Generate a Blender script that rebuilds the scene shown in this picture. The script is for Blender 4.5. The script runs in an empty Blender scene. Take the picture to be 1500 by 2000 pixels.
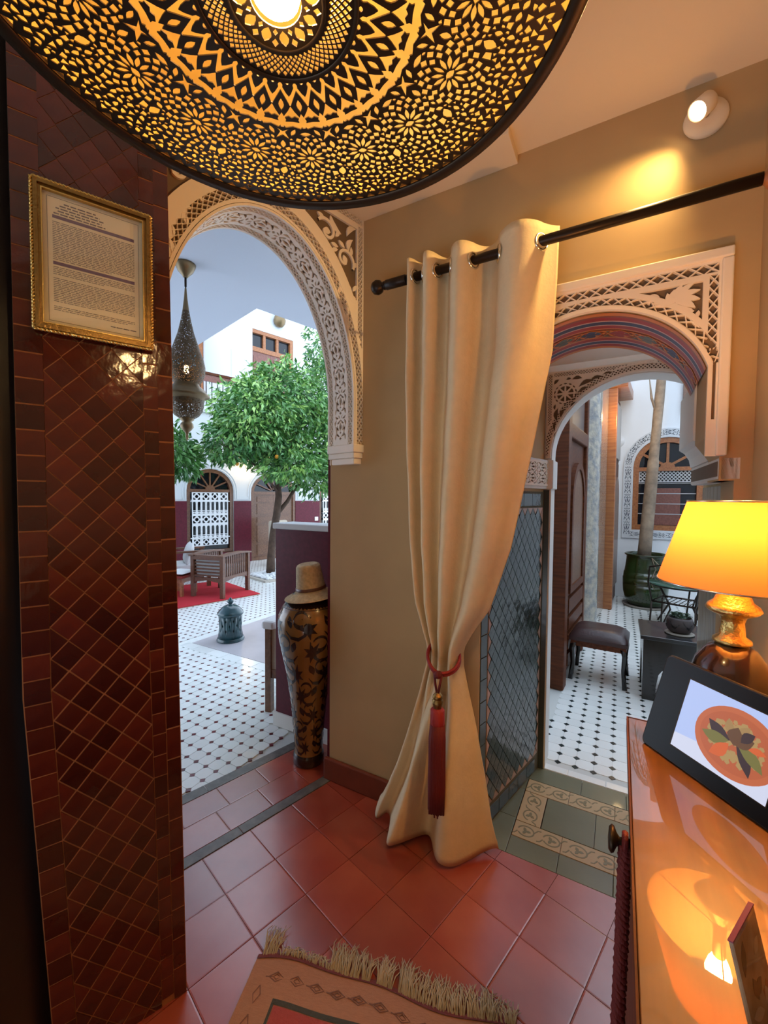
import bpy, math, random
import numpy as np
from mathutils import Vector, Matrix
from mathutils.geometry import delaunay_2d_cdt

random.seed(7); RNG = np.random.default_rng(7)
SC = bpy.context.scene
COL = SC.collection
PI = math.pi
R = math.radians
sin, cos = math.sin, math.cos

# ------------------------------------------------------------ camera
cam_d = bpy.data.cameras.new('camera')
cam = bpy.data.objects.new('camera', cam_d); COL.objects.link(cam)
cam_d.sensor_fit = 'AUTO'; cam_d.sensor_width = 36.0
cam_d.lens = 812.0 / 2000.0 * 36.0
cam_d.clip_start = 0.02; cam_d.clip_end = 200
_p = R(-2.2); _r = R(0.48)
_fw = Vector((0, cos(_p), sin(_p))); _u0 = Vector((0, -sin(_p), cos(_p))); _x0 = Vector((1, 0, 0))
_rt = cos(_r) * _x0 + sin(_r) * _u0; _up = -sin(_r) * _x0 + cos(_r) * _u0
cam.matrix_world = Matrix(((_rt.x, _up.x, -_fw.x, 0), (_rt.y, _up.y, -_fw.y, 0), (_rt.z, _up.z, -_fw.z, 1.5), (0, 0, 0, 1)))
SC.camera = cam

# ------------------------------------------------------------ sky, lamps, exposure
SKY = 3.2
wd = bpy.data.worlds.new('sky'); SC.world = wd; wd.use_nodes = True
bg = wd.node_tree.nodes['Background']
bg.inputs[0].default_value = (0.70, 0.83, 1.0, 1); bg.inputs[1].default_value = SKY
vs = SC.view_settings
vs.view_transform = 'Standard'; vs.look = 'None'; vs.gamma = 1.0; vs.exposure = 0.14
try: vs.use_curve_mapping = False
except Exception: pass
try:
    SC.cycles.use_denoising = True
    SC.cycles.max_bounces = 10; SC.cycles.diffuse_bounces = 6; SC.cycles.glossy_bounces = 4
    SC.cycles.transmission_bounces = 6; SC.cycles.transparent_max_bounces = 12
    SC.cycles.sample_clamp_indirect = 6.0
    SC.cycles.caustics_reflective = False; SC.cycles.caustics_refractive = False
except Exception: pass
WARM = (1.0, 0.58, 0.22)
P_PENDANT = 320.0     # emission strength of the pendant's bulb
P_TABLE = 700.0       # table lamp bulb
P_SPOT = 30.0         # watts of the wall spotlight
P_FILL = 34.0         # watts, warm fill light added behind the camera

# ------------------------------------------------------------ plan: two frames share the corner K
K = Vector((-0.289, 2.164, 0))
TA, TB = R(45.5), R(-29.5)
FR = {'A': (K, TA), 'B': (K, TB), 'W': (Vector((0, 0, 0)), 0.0)}
def fpt(fr, x, y, z=0.0):
    o, t = FR[fr]
    return Vector((o.x + x * cos(t) - y * sin(t), o.y + x * sin(t) + y * cos(t), z))

def light(name, kind, loc, power, col, size=0.05, aim=None, spot=None, blend=.3):
    d = bpy.data.lights.new(name, kind); d.energy = power; d.color = col
    if kind == 'AREA': d.size = size
    else: d.shadow_soft_size = size
    if spot: d.spot_size = spot; d.spot_blend = blend
    o = bpy.data.objects.new(name, d); COL.objects.link(o); o.location = loc
    if aim is not None:
        o.rotation_euler = (Vector(aim) - Vector(loc)).to_track_quat('-Z', 'Y').to_euler()
    return o
# warm fill light added behind the camera, then the warm lamps of the courts
light('fill_light_reception', 'POINT', (0.9, -1.0, 1.75), P_FILL, (1, .54, .185), .12)
light('wall_light_far_court', 'POINT', fpt('A', 3.05, 6.82, 2.15), 7, (1, .62, .22), .06)
light('wall_light_side_court', 'POINT', fpt('B', 1.40, 4.35, 2.55), 9, (1, .66, .28), .06)

# ------------------------------------------------------------ mesh builder
class MB:
    def __init__(s): s.v = []; s.f = []; s.m = []; s.sm = []
    def add(s, vs, fs, mi=0, smooth=False):
        b = len(s.v); s.v.extend([tuple(p) for p in vs])
        for f in fs:
            s.f.append([i + b for i in f]); s.m.append(mi); s.sm.append(smooth)
        return s
    def box(s, x0, x1, y0, y1, z0, z1, mi=0, T=None):
        vs = [Vector((x, y, z)) for z in (z0, z1) for y in (y0, y1) for x in (x0, x1)]
        if T is not None: vs = [T @ p for p in vs]
        return s.add(vs, [(0, 2, 3, 1), (4, 5, 7, 6), (0, 1, 5, 4), (2, 6, 7, 3), (0, 4, 6, 2), (1, 3, 7, 5)], mi)
    def prism(s, loop, d0, d1, fn=None, mi=0, smooth=False):
        """extrude a simple 2D polygon between depths d0 and d1; fn(x, y, d) places a point"""
        fn = fn or (lambda x, y, d: (x, y, d)); n = len(loop)
        vs = [fn(x, y, d0) for x, y in loop] + [fn(x, y, d1) for x, y in loop]
        fs = [list(range(n))[::-1], list(range(n, 2 * n))]
        s.add(vs, fs, mi)
        b = len(s.v) - 2 * n
        for i in range(n):
            j = (i + 1) % n
            s.f.append([b + i, b + j, b + n + j, b + n + i]); s.m.append(mi); s.sm.append(smooth)
        return s
    def lathe(s, prof, seg=24, c=(0, 0, 0), mi=0, smooth=True, T=None, cap=True, a0=0., a1=2 * PI):
        full = abs(a1 - a0 - 2 * PI) < 1e-6
        n = seg if full else seg + 1
        vs = []
        for r, z in prof:
            for k in range(n):
                a = a0 + (a1 - a0) * k / seg
                p = Vector((c[0] + r * cos(a), c[1] + r * sin(a), c[2] + z))
                vs.append(T @ p if T is not None else p)
        fs = []
        for i in range(len(prof) - 1):
            for k in range(seg):
                k2 = (k + 1) % n
                fs.append((i * n + k, i * n + k2, (i + 1) * n + k2, (i + 1) * n + k))
        s.add(vs, fs, mi, smooth)
        if cap and full:
            b = len(s.v) - len(vs)
            if prof[0][0] > 1e-5: s.f.append([b + k for k in range(n)][::-1]); s.m.append(mi); s.sm.append(False)
            if prof[-1][0] > 1e-5: s.f.append([b + (len(prof) - 1) * n + k for k in range(n)]); s.m.append(mi); s.sm.append(False)
        return s
    def tube(s, pts, r, seg=8, closed=False, mi=0, cap=True):
        pts = [Vector(p) for p in pts]; n = len(pts)
        rr = r if isinstance(r, (list, tuple)) else [r] * n
        vs = []; nrm = None
        for i, p in enumerate(pts):
            if closed: t = pts[(i + 1) % n] - pts[i - 1]
            else: t = pts[min(i + 1, n - 1)] - pts[max(i - 1, 0)]
            if t.length < 1e-9: t = Vector((0, 0, 1))
            t.normalize()
            if nrm is None:
                nrm = t.cross(Vector((0, 0, 1)))
                if nrm.length < .05: nrm = t.cross(Vector((1, 0, 0)))
            nrm = nrm - nrm.dot(t) * t
            if nrm.length < 1e-6: nrm = t.cross(Vector((0, 1, 0)))
            nrm.normalize(); bi = t.cross(nrm)
            for k in range(seg):
                a = 2 * PI * k / seg
                vs.append(p + (nrm * cos(a) + bi * sin(a)) * rr[i])
        fs = []
        for i in range(n if closed else n - 1):
            i2 = (i + 1) % n
            for k in range(seg):
                k2 = (k + 1) % seg
                fs.append((i * seg + k, i * seg + k2, i2 * seg + k2, i2 * seg + k))
        s.add(vs, fs, mi, True)
        if cap and not closed:
            b = len(s.v) - len(vs)
            s.f.append([b + k for k in range(seg)][::-1]); s.m.append(mi); s.sm.append(False)
            s.f.append([b + (n - 1) * seg + k for k in range(seg)]); s.m.append(mi); s.sm.append(False)
        return s
    def grid(s, nu, nv, fn, mi=0, smooth=True, wrap=False):
        vs = [fn(i / (nu if wrap else nu - 1), j / (nv - 1)) for j in range(nv) for i in range(nu)]
        fs = []
        for j in range(nv - 1):
            for i in range(nu if wrap else nu - 1):
                i2 = (i + 1) % nu
                fs.append((j * nu + i, j * nu + i2, (j + 1) * nu + i2, (j + 1) * nu + i))
        return s.add(vs, fs, mi, smooth)
    def pierce(s, outer, holes, fn, d, extra=(), mi=0, smooth=False):
        """flat plate with real holes: outline, hole outlines, fn(x, y, depth) -> point, thickness d"""
        co = []; faces = []
        for lp in [outer] + list(holes):
            if sum(a[0] * c[1] - c[0] * a[1] for a, c in zip(lp, list(lp[1:]) + [lp[0]])) < 0: lp = list(lp)[::-1]
            b = len(co); co.extend([Vector(p) for p in lp]); faces.append(list(range(b, b + len(lp))))
        co.extend([Vector(p) for p in extra])
        rv, re, rf, ov, oe, of = delaunay_2d_cdt(co, [], faces, 1, 1e-6)
        keep = [f for f, o in zip(rf, of) if 0 in o and all(i == 0 for i in o)]
        b = len(s.v); n = len(rv)
        s.v.extend([tuple(fn(p[0], p[1], 0.0)) for p in rv])
        ed = {}
        for f in keep:
            s.f.append([b + i for i in f]); s.m.append(mi); s.sm.append(smooth)
            for i in range(len(f)):
                e = (f[i], f[(i + 1) % len(f)]); k = (min(e), max(e))
                ed[k] = None if k in ed else e
        bd = [e for e in ed.values() if e]
        ids = sorted({i for e in bd for i in e}); mp = {}
        for i in ids:
            mp[i] = len(s.v); s.v.append(tuple(fn(rv[i][0], rv[i][1], d)))
        for a, c in bd:
            s.f.append([b + c, b + a, mp[a], mp[c]]); s.m.append(mi); s.sm.append(False)
        return s
    def ribbon(s, pts, w, fn, d0, d1, mi=0):
        """raised flat band along a 2D polyline; w is a number or one width per point"""
        n = len(pts); ww = w if isinstance(w, (list, tuple)) else [w] * n
        L = []; Q = []
        for i, (x, y) in enumerate(pts):
            a = pts[max(i - 1, 0)]; c = pts[min(i + 1, n - 1)]
            tx, ty = c[0] - a[0], c[1] - a[1]; l = math.hypot(tx, ty) or 1
            nx, ny = -ty / l * ww[i] / 2, tx / l * ww[i] / 2
            L.append((x + nx, y + ny)); Q.append((x - nx, y - ny))
        vs = [fn(*p, d1) for p in L] + [fn(*p, d1) for p in Q] + [fn(*p, d0) for p in L] + [fn(*p, d0) for p in Q]
        fs = []
        for i in range(n - 1):
            fs += [(i, i + 1, n + i + 1, n + i), (i, 2 * n + i, 2 * n + i + 1, i + 1), (n + i, n + i + 1, 3 * n + i + 1, 3 * n + i)]
        return s.add(vs, fs, mi)
    def mesh(s, name, mats):
        me = bpy.data.meshes.new(name); me.from_pydata(s.v, [], s.f)
        for m in (mats if isinstance(mats, (list, tuple)) else [mats]): me.materials.append(m)
        me.polygons.foreach_set('material_index', s.m); me.polygons.foreach_set('use_smooth', s.sm)
        me.update(); return me

def link(name, me, par=None, fr=None, loc=(0, 0, 0), rz=0.0, bev=0.0):
    o = bpy.data.objects.new(name, me); COL.objects.link(o)
    if par is not None:
        o.parent = par; o.location = loc; o.rotation_euler = (0, 0, rz)
    else:
        f = fr or 'W'
        o.location = fpt(f, *loc); o.rotation_euler = (0, 0, FR[f][1] + rz)
    if bev and me is not None:
        b = o.modifiers.new('bevel', 'BEVEL'); b.width = bev; b.segments = 2; b.limit_method = 'ANGLE'; b.angle_limit = R(40)
    return o
def part(name, mb, mat, par, **k): return link(name, mb.mesh(name, mat), par, **k)
def tag(o, label, cat, group=None):
    o['label'] = label; o['category'] = cat
    if group: o['group'] = group
    return o
def thing(name, label, cat, fr='W', loc=(0, 0, 0), rz=0.0, group=None):
    return tag(link(name, None, None, fr, loc, rz), label, cat, group)
def single(name, mb, mat, label, cat, fr='W', loc=(0, 0, 0), rz=0.0, group=None, bev=0.0):
    return tag(link(name, mb.mesh(name, mat), None, fr, loc, rz, bev), label, cat, group)
def struct(name, mb, mat, fr='W', loc=(0, 0, 0), rz=0.0, bev=0.0, label=None):
    o = link(name, mb.mesh(name, mat) if mb else None, None, fr, loc, rz, bev); o['kind'] = 'structure'
    if label: o['label'] = label
    return o
def stuff(o): o['kind'] = 'stuff'; return o
def lab(o, t): o['label'] = t; return o
def copy_tree(o, par=None):
    c = o.copy(); COL.objects.link(c)
    if par is not None: c.parent = par
    for ch in o.children: copy_tree(ch, c)
    return c

# ------------------------------------------------------------ materials
def nd(nt, t, **k):
    n = nt.nodes.new(t)
    for a, b in k.items():
        if a.startswith('i_'): n.inputs[a[2:].replace('_', ' ')].default_value = b
        else: setattr(n, a, b)
    return n
def M(name, col, rough=.5, metal=0., var=0., vscale=8., col2=None, bump=0., bscale=40., coat=0., coat_r=.05,
      emis=None, es=0., rnd=0., trans=0., ior=None, spec=None, stretch=None, alpha_holes=None, detail=4.):
    m = bpy.data.materials.new(name); m.use_nodes = True; nt = m.node_tree; L = nt.links.new
    p = nt.nodes['Principled BSDF']
    p.inputs['Base Color'].default_value = (*col, 1); p.inputs['Roughness'].default_value = rough
    p.inputs['Metallic'].default_value = metal
    if coat: p.inputs['Coat Weight'].default_value = coat; p.inputs['Coat Roughness'].default_value = coat_r
    if trans: p.inputs['Transmission Weight'].default_value = trans
    if ior: p.inputs['IOR'].default_value = ior
    if spec is not None: p.inputs['Specular IOR Level'].default_value = spec
    if emis: p.inputs['Emission Color'].default_value = (*emis, 1); p.inputs['Emission Strength'].default_value = es
    tc = None
    def vec():
        nonlocal tc
        if tc is None:
            t = nd(nt, 'ShaderNodeTexCoord'); tc = t.outputs['Object']
            if stretch:
                mp = nd(nt, 'ShaderNodeMapping'); mp.inputs['Scale'].default_value = stretch
                L(tc, mp.inputs['Vector']); tc = mp.outputs['Vector']
        return tc
    if var or col2 or rnd:
        src = None
        if var or col2:
            n = nd(nt, 'ShaderNodeTexNoise', i_Scale=vscale, i_Detail=detail); L(vec(), n.inputs['Vector'])
            rp = nd(nt, 'ShaderNodeValToRGB')
            c2 = col2 or tuple(c * (1 - var) for c in col)
            rp.color_ramp.elements[0].position = .35; rp.color_ramp.elements[1].position = .65
            rp.color_ramp.elements[0].color = (*c2, 1); rp.color_ramp.elements[1].color = (*col, 1)
            L(n.outputs['Fac'], rp.inputs['Fac']); src = rp.outputs['Color']
        if rnd:
            oi = nd(nt, 'ShaderNodeObjectInfo'); mr = nd(nt, 'ShaderNodeMapRange')
            mr.inputs['To Min'].default_value = 1 - rnd; mr.inputs['To Max'].default_value = 1 + rnd
            L(oi.outputs['Random'], mr.inputs['Value'])
            hs = nd(nt, 'ShaderNodeHueSaturation'); hs.inputs['Color'].default_value = (*col, 1)
            if src is not None: L(src, hs.inputs['Color'])
            L(mr.outputs['Result'], hs.inputs['Value']); src = hs.outputs['Color']
        L(src, p.inputs['Base Color'])
    if bump:
        n = nd(nt, 'ShaderNodeTexNoise', i_Scale=bscale, i_Detail=3.); L(vec(), n.inputs['Vector'])
        b = nd(nt, 'ShaderNodeBump', i_Strength=bump, i_Distance=.01); L(n.outputs['Fac'], b.inputs['Height'])
        L(b.outputs['Normal'], p.inputs['Normal'])
    if alpha_holes:
        sc, thr = alpha_holes
        vo = nd(nt, 'ShaderNodeTexVoronoi', i_Scale=sc); L(vec(), vo.inputs['Vector'])
        mt = nd(nt, 'ShaderNodeMath', operation='GREATER_THAN'); mt.inputs[1].default_value = thr
        L(vo.outputs['Distance'], mt.inputs[0]); L(mt.outputs[0], p.inputs['Alpha'])
    return m
def wood(name, c1, c2, rough=.4, coat=.3, sc=(14, 1.2, 14), vscale=3.):
    return M(name, c1, rough, col2=c2, vscale=vscale, stretch=sc, coat=coat, coat_r=.12, detail=8., bump=.04, bscale=6.)

m_wall = M('cream_plaster', (.52, .365, .185), .75, var=.10, vscale=3., bump=.05, bscale=14.)
m_ceil = M('ceiling_paint', (.80, .69, .53), .8, bump=.02, bscale=20.)
m_white = M('white_plaster', (.80, .78, .74), .7, bump=.04, bscale=25.)
m_stucco = M('carved_plaster', (.88, .79, .68), .65, bump=.06, bscale=80.)
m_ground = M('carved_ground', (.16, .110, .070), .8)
m_extwhite = M('white_court_wall', (.67, .70, .73), .7, bump=.03, bscale=18.)
m_sidewhite = M('white_side_court_wall', (.86, .89, .92), .7, bump=.03, bscale=18.)
m_court = M('gallery_soffit_paint', (.62, .66, .76), .8, bump=.02)
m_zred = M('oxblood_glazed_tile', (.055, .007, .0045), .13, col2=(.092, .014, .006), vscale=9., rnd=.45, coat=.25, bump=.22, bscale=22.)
m_grout = M('red_tile_grout', (.33, .115, .036), .85)
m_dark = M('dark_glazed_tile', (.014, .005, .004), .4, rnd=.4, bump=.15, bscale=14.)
m_redfloor = M('red_cement_tile', (.30, .046, .026), .30, col2=(.36, .075, .042), vscale=5., rnd=.14, coat=.65, coat_r=.24, bump=.05, bscale=14.)
m_redfloor.node_tree.nodes['Principled BSDF'].inputs['Coat IOR'].default_value = 1.62
m_redfloor.node_tree.nodes['Principled BSDF'].inputs['Coat Weight'].default_value = 1.0
m_redgrout = M('red_floor_joint', (.22, .065, .045), .7)
m_slate = M('grey_stone_strip', (.16, .15, .14), .35, var=.4, vscale=20., bump=.06)
m_base = M('terracotta_baseboard', (.20, .045, .022), .45, var=.25, vscale=8.)
m_tilew = M('white_octagon_tile', (.80, .83, .82), .16, rnd=.05, bump=.03, bscale=8.)
m_dotr = M('burgundy_dot_tile', (.13, .018, .03), .2, rnd=.3)
m_dotk = M('dark_green_dot_tile', (.018, .032, .034), .2, rnd=.3)
m_joint = M('pale_tile_joint', (.58, .60, .58), .7)
m_slab = M('grey_tadelakt_slab', (.50, .47, .50), .35, var=.1, vscale=5.)
m_purple = M('wine_glazed_dado', (.125, .012, .026), .4, spec=.25, var=.25, vscale=30., bump=.05, bscale=40.)
m_gtile = M('dark_green_glazed_tile', (.022, .034, .028), .13, rnd=.5, coat=.2, bump=.25, bscale=20.)
m_slateg = M('slate_green_border_tile', (.055, .075, .078), .22, rnd=.25, bump=.1, bscale=20.)
m_pinkt = M('pinkish_border_tile', (.42, .27, .20), .35, rnd=.12)
m_ggrout = M('green_tile_grout', (.12, .105, .06), .8)
m_gfloor = M('green_cement_tile', (.155, .165, .105), .3, rnd=.1, var=.12, vscale=5., coat=.1, bump=.03)
m_gpat = M('cream_pattern_tile', (.46, .34, .19), .35, rnd=.06)
m_gline = M('green_pattern_inlay', (.19, .17, .09), .35)
m_brass = M('polished_brass', (.92, .60, .16), .42, 1.0, bump=.08, bscale=30.)
m_bronze = M('dark_bronze', (.045, .028, .016), .42, .75)
m_gold = M('gold_paint', (.72, .48, .16), .3, 1.0, bump=.25, bscale=160.)
m_goldd = M('antique_gold', (.30, .18, .06), .35, 1.0, bump=.25, bscale=120.)
m_iron = M('dark_iron', (.028, .018, .013), .38, .6)
m_steel = M('nickel_ring', (.75, .70, .60), .2, 1.0)
m_fabric = M('cream_curtain_cloth', (.74, .59, .37), .85, bump=.12, bscale=90., var=.05, vscale=30.)
m_redcord = M('red_cord', (.125, .007, .007), .7, bump=.5, bscale=120., stretch=(1, 1, .15))
m_redcordb = M('bright_red_cord', (.27, .013, .011), .65, bump=.4, bscale=120., stretch=(1, 1, .15))
m_paper = M('aged_paper', (.85, .70, .46), .6)
m_ink = M('grey_ink', (.20, .15, .14), .8)
m_inkp = M('purple_ink_bar', (.20, .12, .17), .8)
m_wood = wood('warm_tabletop_wood', (.20, .076, .015), (.085, .028, .006), .4, 1.0, (9, .7, 9), 2.0)
m_wood.node_tree.nodes['Principled BSDF'].inputs['Coat Roughness'].default_value = .012
m_wood.node_tree.nodes['Principled BSDF'].inputs['Coat IOR'].default_value = 1.62
m_wooddark = wood('dark_brown_wood', (.13, .036, .011), (.065, .017, .006), .5, .04)
m_wooddark.node_tree.nodes['Principled BSDF'].inputs['Specular IOR Level'].default_value = .2
m_woodmid = wood('cedar_door_wood', (.20, .085, .035), (.12, .045, .018), .4, .3)
m_woodor = wood('orange_varnished_wood', (.42, .16, .05), (.28, .09, .03), .4, .3)
m_woodgard = wood('brown_garden_wood', (.15, .055, .022), (.09, .03, .014), .42, .25)
m_black = M('black_lacquer', (.014, .012, .012), .22, coat=.3)
m_blackp = M('black_plastic', (.012, .011, .010), .35)
m_leather = M('dark_brown_leather', (.045, .020, .020), .32, bump=.12, bscale=70.)
m_cush = M('white_cushion', (.76, .77, .78), .85, bump=.08, bscale=30.)
m_beige = M('beige_upholstery', (.52, .45, .36), .85, bump=.08, bscale=60.)
m_carpet = M('red_rug_pile', (.52, .016, .03), .95, bump=.4, bscale=120.)
m_lglaze = M('teal_glazed_ceramic', (.025, .075, .088), .25, coat=.3, var=.35, vscale=12., bump=.05)
m_pot = M('green_glazed_pot', (.008, .045, .008), .12, col2=(.03, .028, .008), vscale=3.5, coat=.5, bump=.05, bscale=9.)
m_clay = M('grey_clay_saucer', (.33, .30, .26), .6)
m_darkpot = M('dark_carved_pot', (.055, .042, .042), .45, bump=.4, bscale=25.)
m_succ = M('pale_green_succulent', (.13, .20, .14), .5, var=.35, vscale=40.)
m_bark = M('brown_bark', (.095, .055, .035), .85, var=.4, vscale=14., bump=.5, bscale=30.)
m_palm = M('pale_palm_bark', (.36, .27, .19), .85, col2=(.20, .15, .11), vscale=9., bump=.4, bscale=22.)
m_frond = M('palm_frond', (.17, .25, .17), .6)
m_leaf = M('citrus_leaf', (.115, .29, .060), .36, col2=(.045, .165, .045), vscale=2.2, coat=.35, coat_r=.25)
m_leafl = M('pale_citrus_leaf', (.36, .56, .14), .4, col2=(.18, .40, .09), vscale=2.2, coat=.35, coat_r=.25)
m_peb = M('white_pebbles', (.80, .82, .84), .7, rnd=.1)
m_stone = M('stone_kerb', (.50, .46, .40), .7)
m_glass = M('dark_window_glass', (.010, .012, .018), .06)
m_blueg = M('blue_window_glass', (.10, .30, .40), .08)
m_greenglass = M('green_table_glass', (.03, .10, .075), .05, coat=.4)
m_grille = M('white_iron_grille', (.80, .82, .85), .5)
m_straw = M('woven_straw', (.60, .45, .26), .8, var=.25, vscale=60., bump=.35, bscale=90.)
m_vase = M('ochre_vase_glaze', (.27, .135, .036), .22, var=.25, vscale=7., coat=.5)
m_vased = M('dark_vase_glaze', (.026, .012, .010), .25, coat=.3)
m_shiny = M('silver_tadelakt', (.42, .37, .28), .20, col2=(.20, .20, .20), vscale=14., coat=.8, bump=1.0, bscale=30.)
m_outlet = M('white_plastic', (.80, .80, .80), .4)
m_grey = M('grey_plastic', (.45, .45, .46), .5)
m_shutter = M('dark_green_shutter', (.02, .035, .022), .5)
m_bulb = M('pendant_bulb_glow', (1, .8, .5), .5, emis=(1.0, .62, .25), es=P_PENDANT)
m_bulbt = M('table_bulb_glow', (1, .8, .5), .5, emis=(1.0, .46, .12), es=P_TABLE)
m_bulbs = M('lantern_bulb_glow', (1, .8, .5), .5, emis=(1.0, .60, .25), es=40.)
m_spotb = M('spotlight_bulb_glow', (1, .9, .7), .5, emis=(1.0, .72, .38), es=60.)
m_perf = M('pierced_tin', (.115, .078, .040), .55, .35, alpha_holes=(120., .36))
m_perf2 = M('antique_tin', (.22, .155, .080), .4, .6, bump=.15, bscale=30.)

def shade_mat():
    m = bpy.data.materials.new('orange_lampshade_cloth'); m.use_nodes = True; nt = m.node_tree; L = nt.links.new
    nt.nodes.remove(nt.nodes['Principled BSDF']); out = nt.nodes['Material Output']
    d = nd(nt, 'ShaderNodeBsdfDiffuse'); t = nd(nt, 'ShaderNodeBsdfTranslucent'); mx = nd(nt, 'ShaderNodeMixShader')
    d.inputs['Color'].default_value = (.80, .45, .20, 1); t.inputs['Color'].default_value = (.26, .066, .013, 1)
    mx.inputs['Fac'].default_value = .55
    tc = nd(nt, 'ShaderNodeTexCoord'); mp = nd(nt, 'ShaderNodeMapping'); mp.inputs['Scale'].default_value = (60, 60, 260)
    n = nd(nt, 'ShaderNodeTexNoise', i_Scale=1.); b = nd(nt, 'ShaderNodeBump', i_Strength=.15, i_Distance=.002)
    L(tc.outputs['Object'], mp.inputs['Vector']); L(mp.outputs['Vector'], n.inputs['Vector']); L(n.outputs['Fac'], b.inputs['Height'])
    L(b.outputs['Normal'], d.inputs['Normal'])
    L(d.outputs[0], mx.inputs[1]); L(t.outputs[0], mx.inputs[2]); L(mx.outputs[0], out.inputs['Surface'])
    return m
m_shade = shade_mat()
def clear_mat(name, col=(1, 1, 1), rough=.03):
    """thin clear sheet: sees through, mirrors at grazing angles"""
    m = bpy.data.materials.new(name); m.use_nodes = True; nt = m.node_tree; L = nt.links.new
    nt.nodes.remove(nt.nodes['Principled BSDF']); out = nt.nodes['Material Output']
    t = nd(nt, 'ShaderNodeBsdfTransparent'); g = nd(nt, 'ShaderNodeBsdfGlossy'); lw = nd(nt, 'ShaderNodeLayerWeight'); pw = nd(nt, 'ShaderNodeMath', operation='POWER'); pw.inputs[1].default_value = 5.0
    f = nd(nt, 'ShaderNodeMath', operation='MULTIPLY_ADD'); f.inputs[1].default_value = .92; f.inputs[2].default_value = .04
    L(lw.outputs['Facing'], pw.inputs[0]); L(pw.outputs[0], f.inputs[0]); mx = nd(nt, 'ShaderNodeMixShader')
    t.inputs['Color'].default_value = (*col, 1); g.inputs['Roughness'].default_value = rough
    L(f.outputs[0], mx.inputs[0]); L(t.outputs[0], mx.inputs[1]); L(g.outputs[0], mx.inputs[2]); L(mx.outputs[0], out.inputs['Surface'])
    return m
m_acryl = clear_mat('clear_acrylic', (.97, .96, .95))
def gl(name, col, es): return M(name, (.02, .02, .02), .4, emis=col, es=es)
m_scr = gl('lit_screen_blue', (.50, .62, 1.0), .80)
m_scr2 = gl('lit_screen_pale', (.72, .76, .95), .80)
m_plate = gl('screen_terracotta_plate', (.62, .15, .055), .75)
m_plate2 = gl('screen_plate_inner', (.55, .125, .045), .75)
m_cous = gl('screen_couscous', (.52, .33, .12), .7)
m_veg = {'aub': gl('screen_aubergine', (.05, .025, .03), .7), 'cour': gl('screen_courgette', (.22, .20, .05), .7),
         'carr': gl('screen_carrot', (.72, .13, .03), .8), 'meat': gl('screen_meat', (.16, .07, .03), .7), 'tan': gl('screen_squash', (.45, .27, .10), .7)}

# ------------------------------------------------------------ 2D shapes for carved and painted work
def tear(cx, cy, ang, L, W, n=5, bend=0.0):
    """leaf / almond outline, pointed at both ends"""
    pts = []
    for k in range(n + 1):
        t = k / n; pts.append((t - .5, W / L * .5 * sin(PI * t)))
    for k in range(n - 1, 0, -1):
        t = k / n; pts.append((t - .5, -W / L * .5 * sin(PI * t)))
    out = []
    for x, y in pts:
        y += bend * (x * x - .25) * -2
        X, Y = x * L, y * L
        out.append((cx + X * cos(ang) - Y * sin(ang), cy + X * sin(ang) + Y * cos(ang)))
    return out
def quad(cx, cy, ang, L, W): 
    return [(cx + x * cos(ang) - y * sin(ang), cy + x * sin(ang) + y * cos(ang)) for x, y in ((-L/2, 0), (0, -W/2), (L/2, 0), (0, W/2))]
def lattice(x0, x1, y0, y1, g=.0022, rows=2, asp=.56):
    """holes of a crossing-bar lattice filling a strip (long in x)"""
    w = y1 - y0; n = max(1, round((x1 - x0) / (w * asp * 2 / rows))); p = (x1 - x0) / n; H = []
    hw, hh = p / 2, w / (2 * rows)
    def clip(poly, ax, lim, sgn):
        out = []
        for A_, B_ in zip(poly, poly[1:] + poly[:1]):
            ia, ib = sgn * (A_[ax] - lim) <= 0, sgn * (B_[ax] - lim) <= 0
            if ia: out.append(A_)
            if ia != ib:
                t = (lim - A_[ax]) / (B_[ax] - A_[ax]); out.append((A_[0] + t * (B_[0] - A_[0]), A_[1] + t * (B_[1] - A_[1])))
        return out
    for i in range(2 * n + 1):
        x = x0 + i * hw
        for j in range(2 * rows + 1):
            if (i + j) % 2 == 0: continue
            y = y0 + j * hh
            q = [(x - hw + g, y), (x, y - hh + g), (x + hw - g, y), (x, y + hh - g)]
            for ax, lim, sg in ((0, x0 + g, -1), (0, x1 - g, 1), (1, y0 + g, -1), (1, y1 - g, 1)):
                if q: q = clip(q, ax, lim, sg)
            if len(q) >= 3: H.append(q)
    return H
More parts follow.
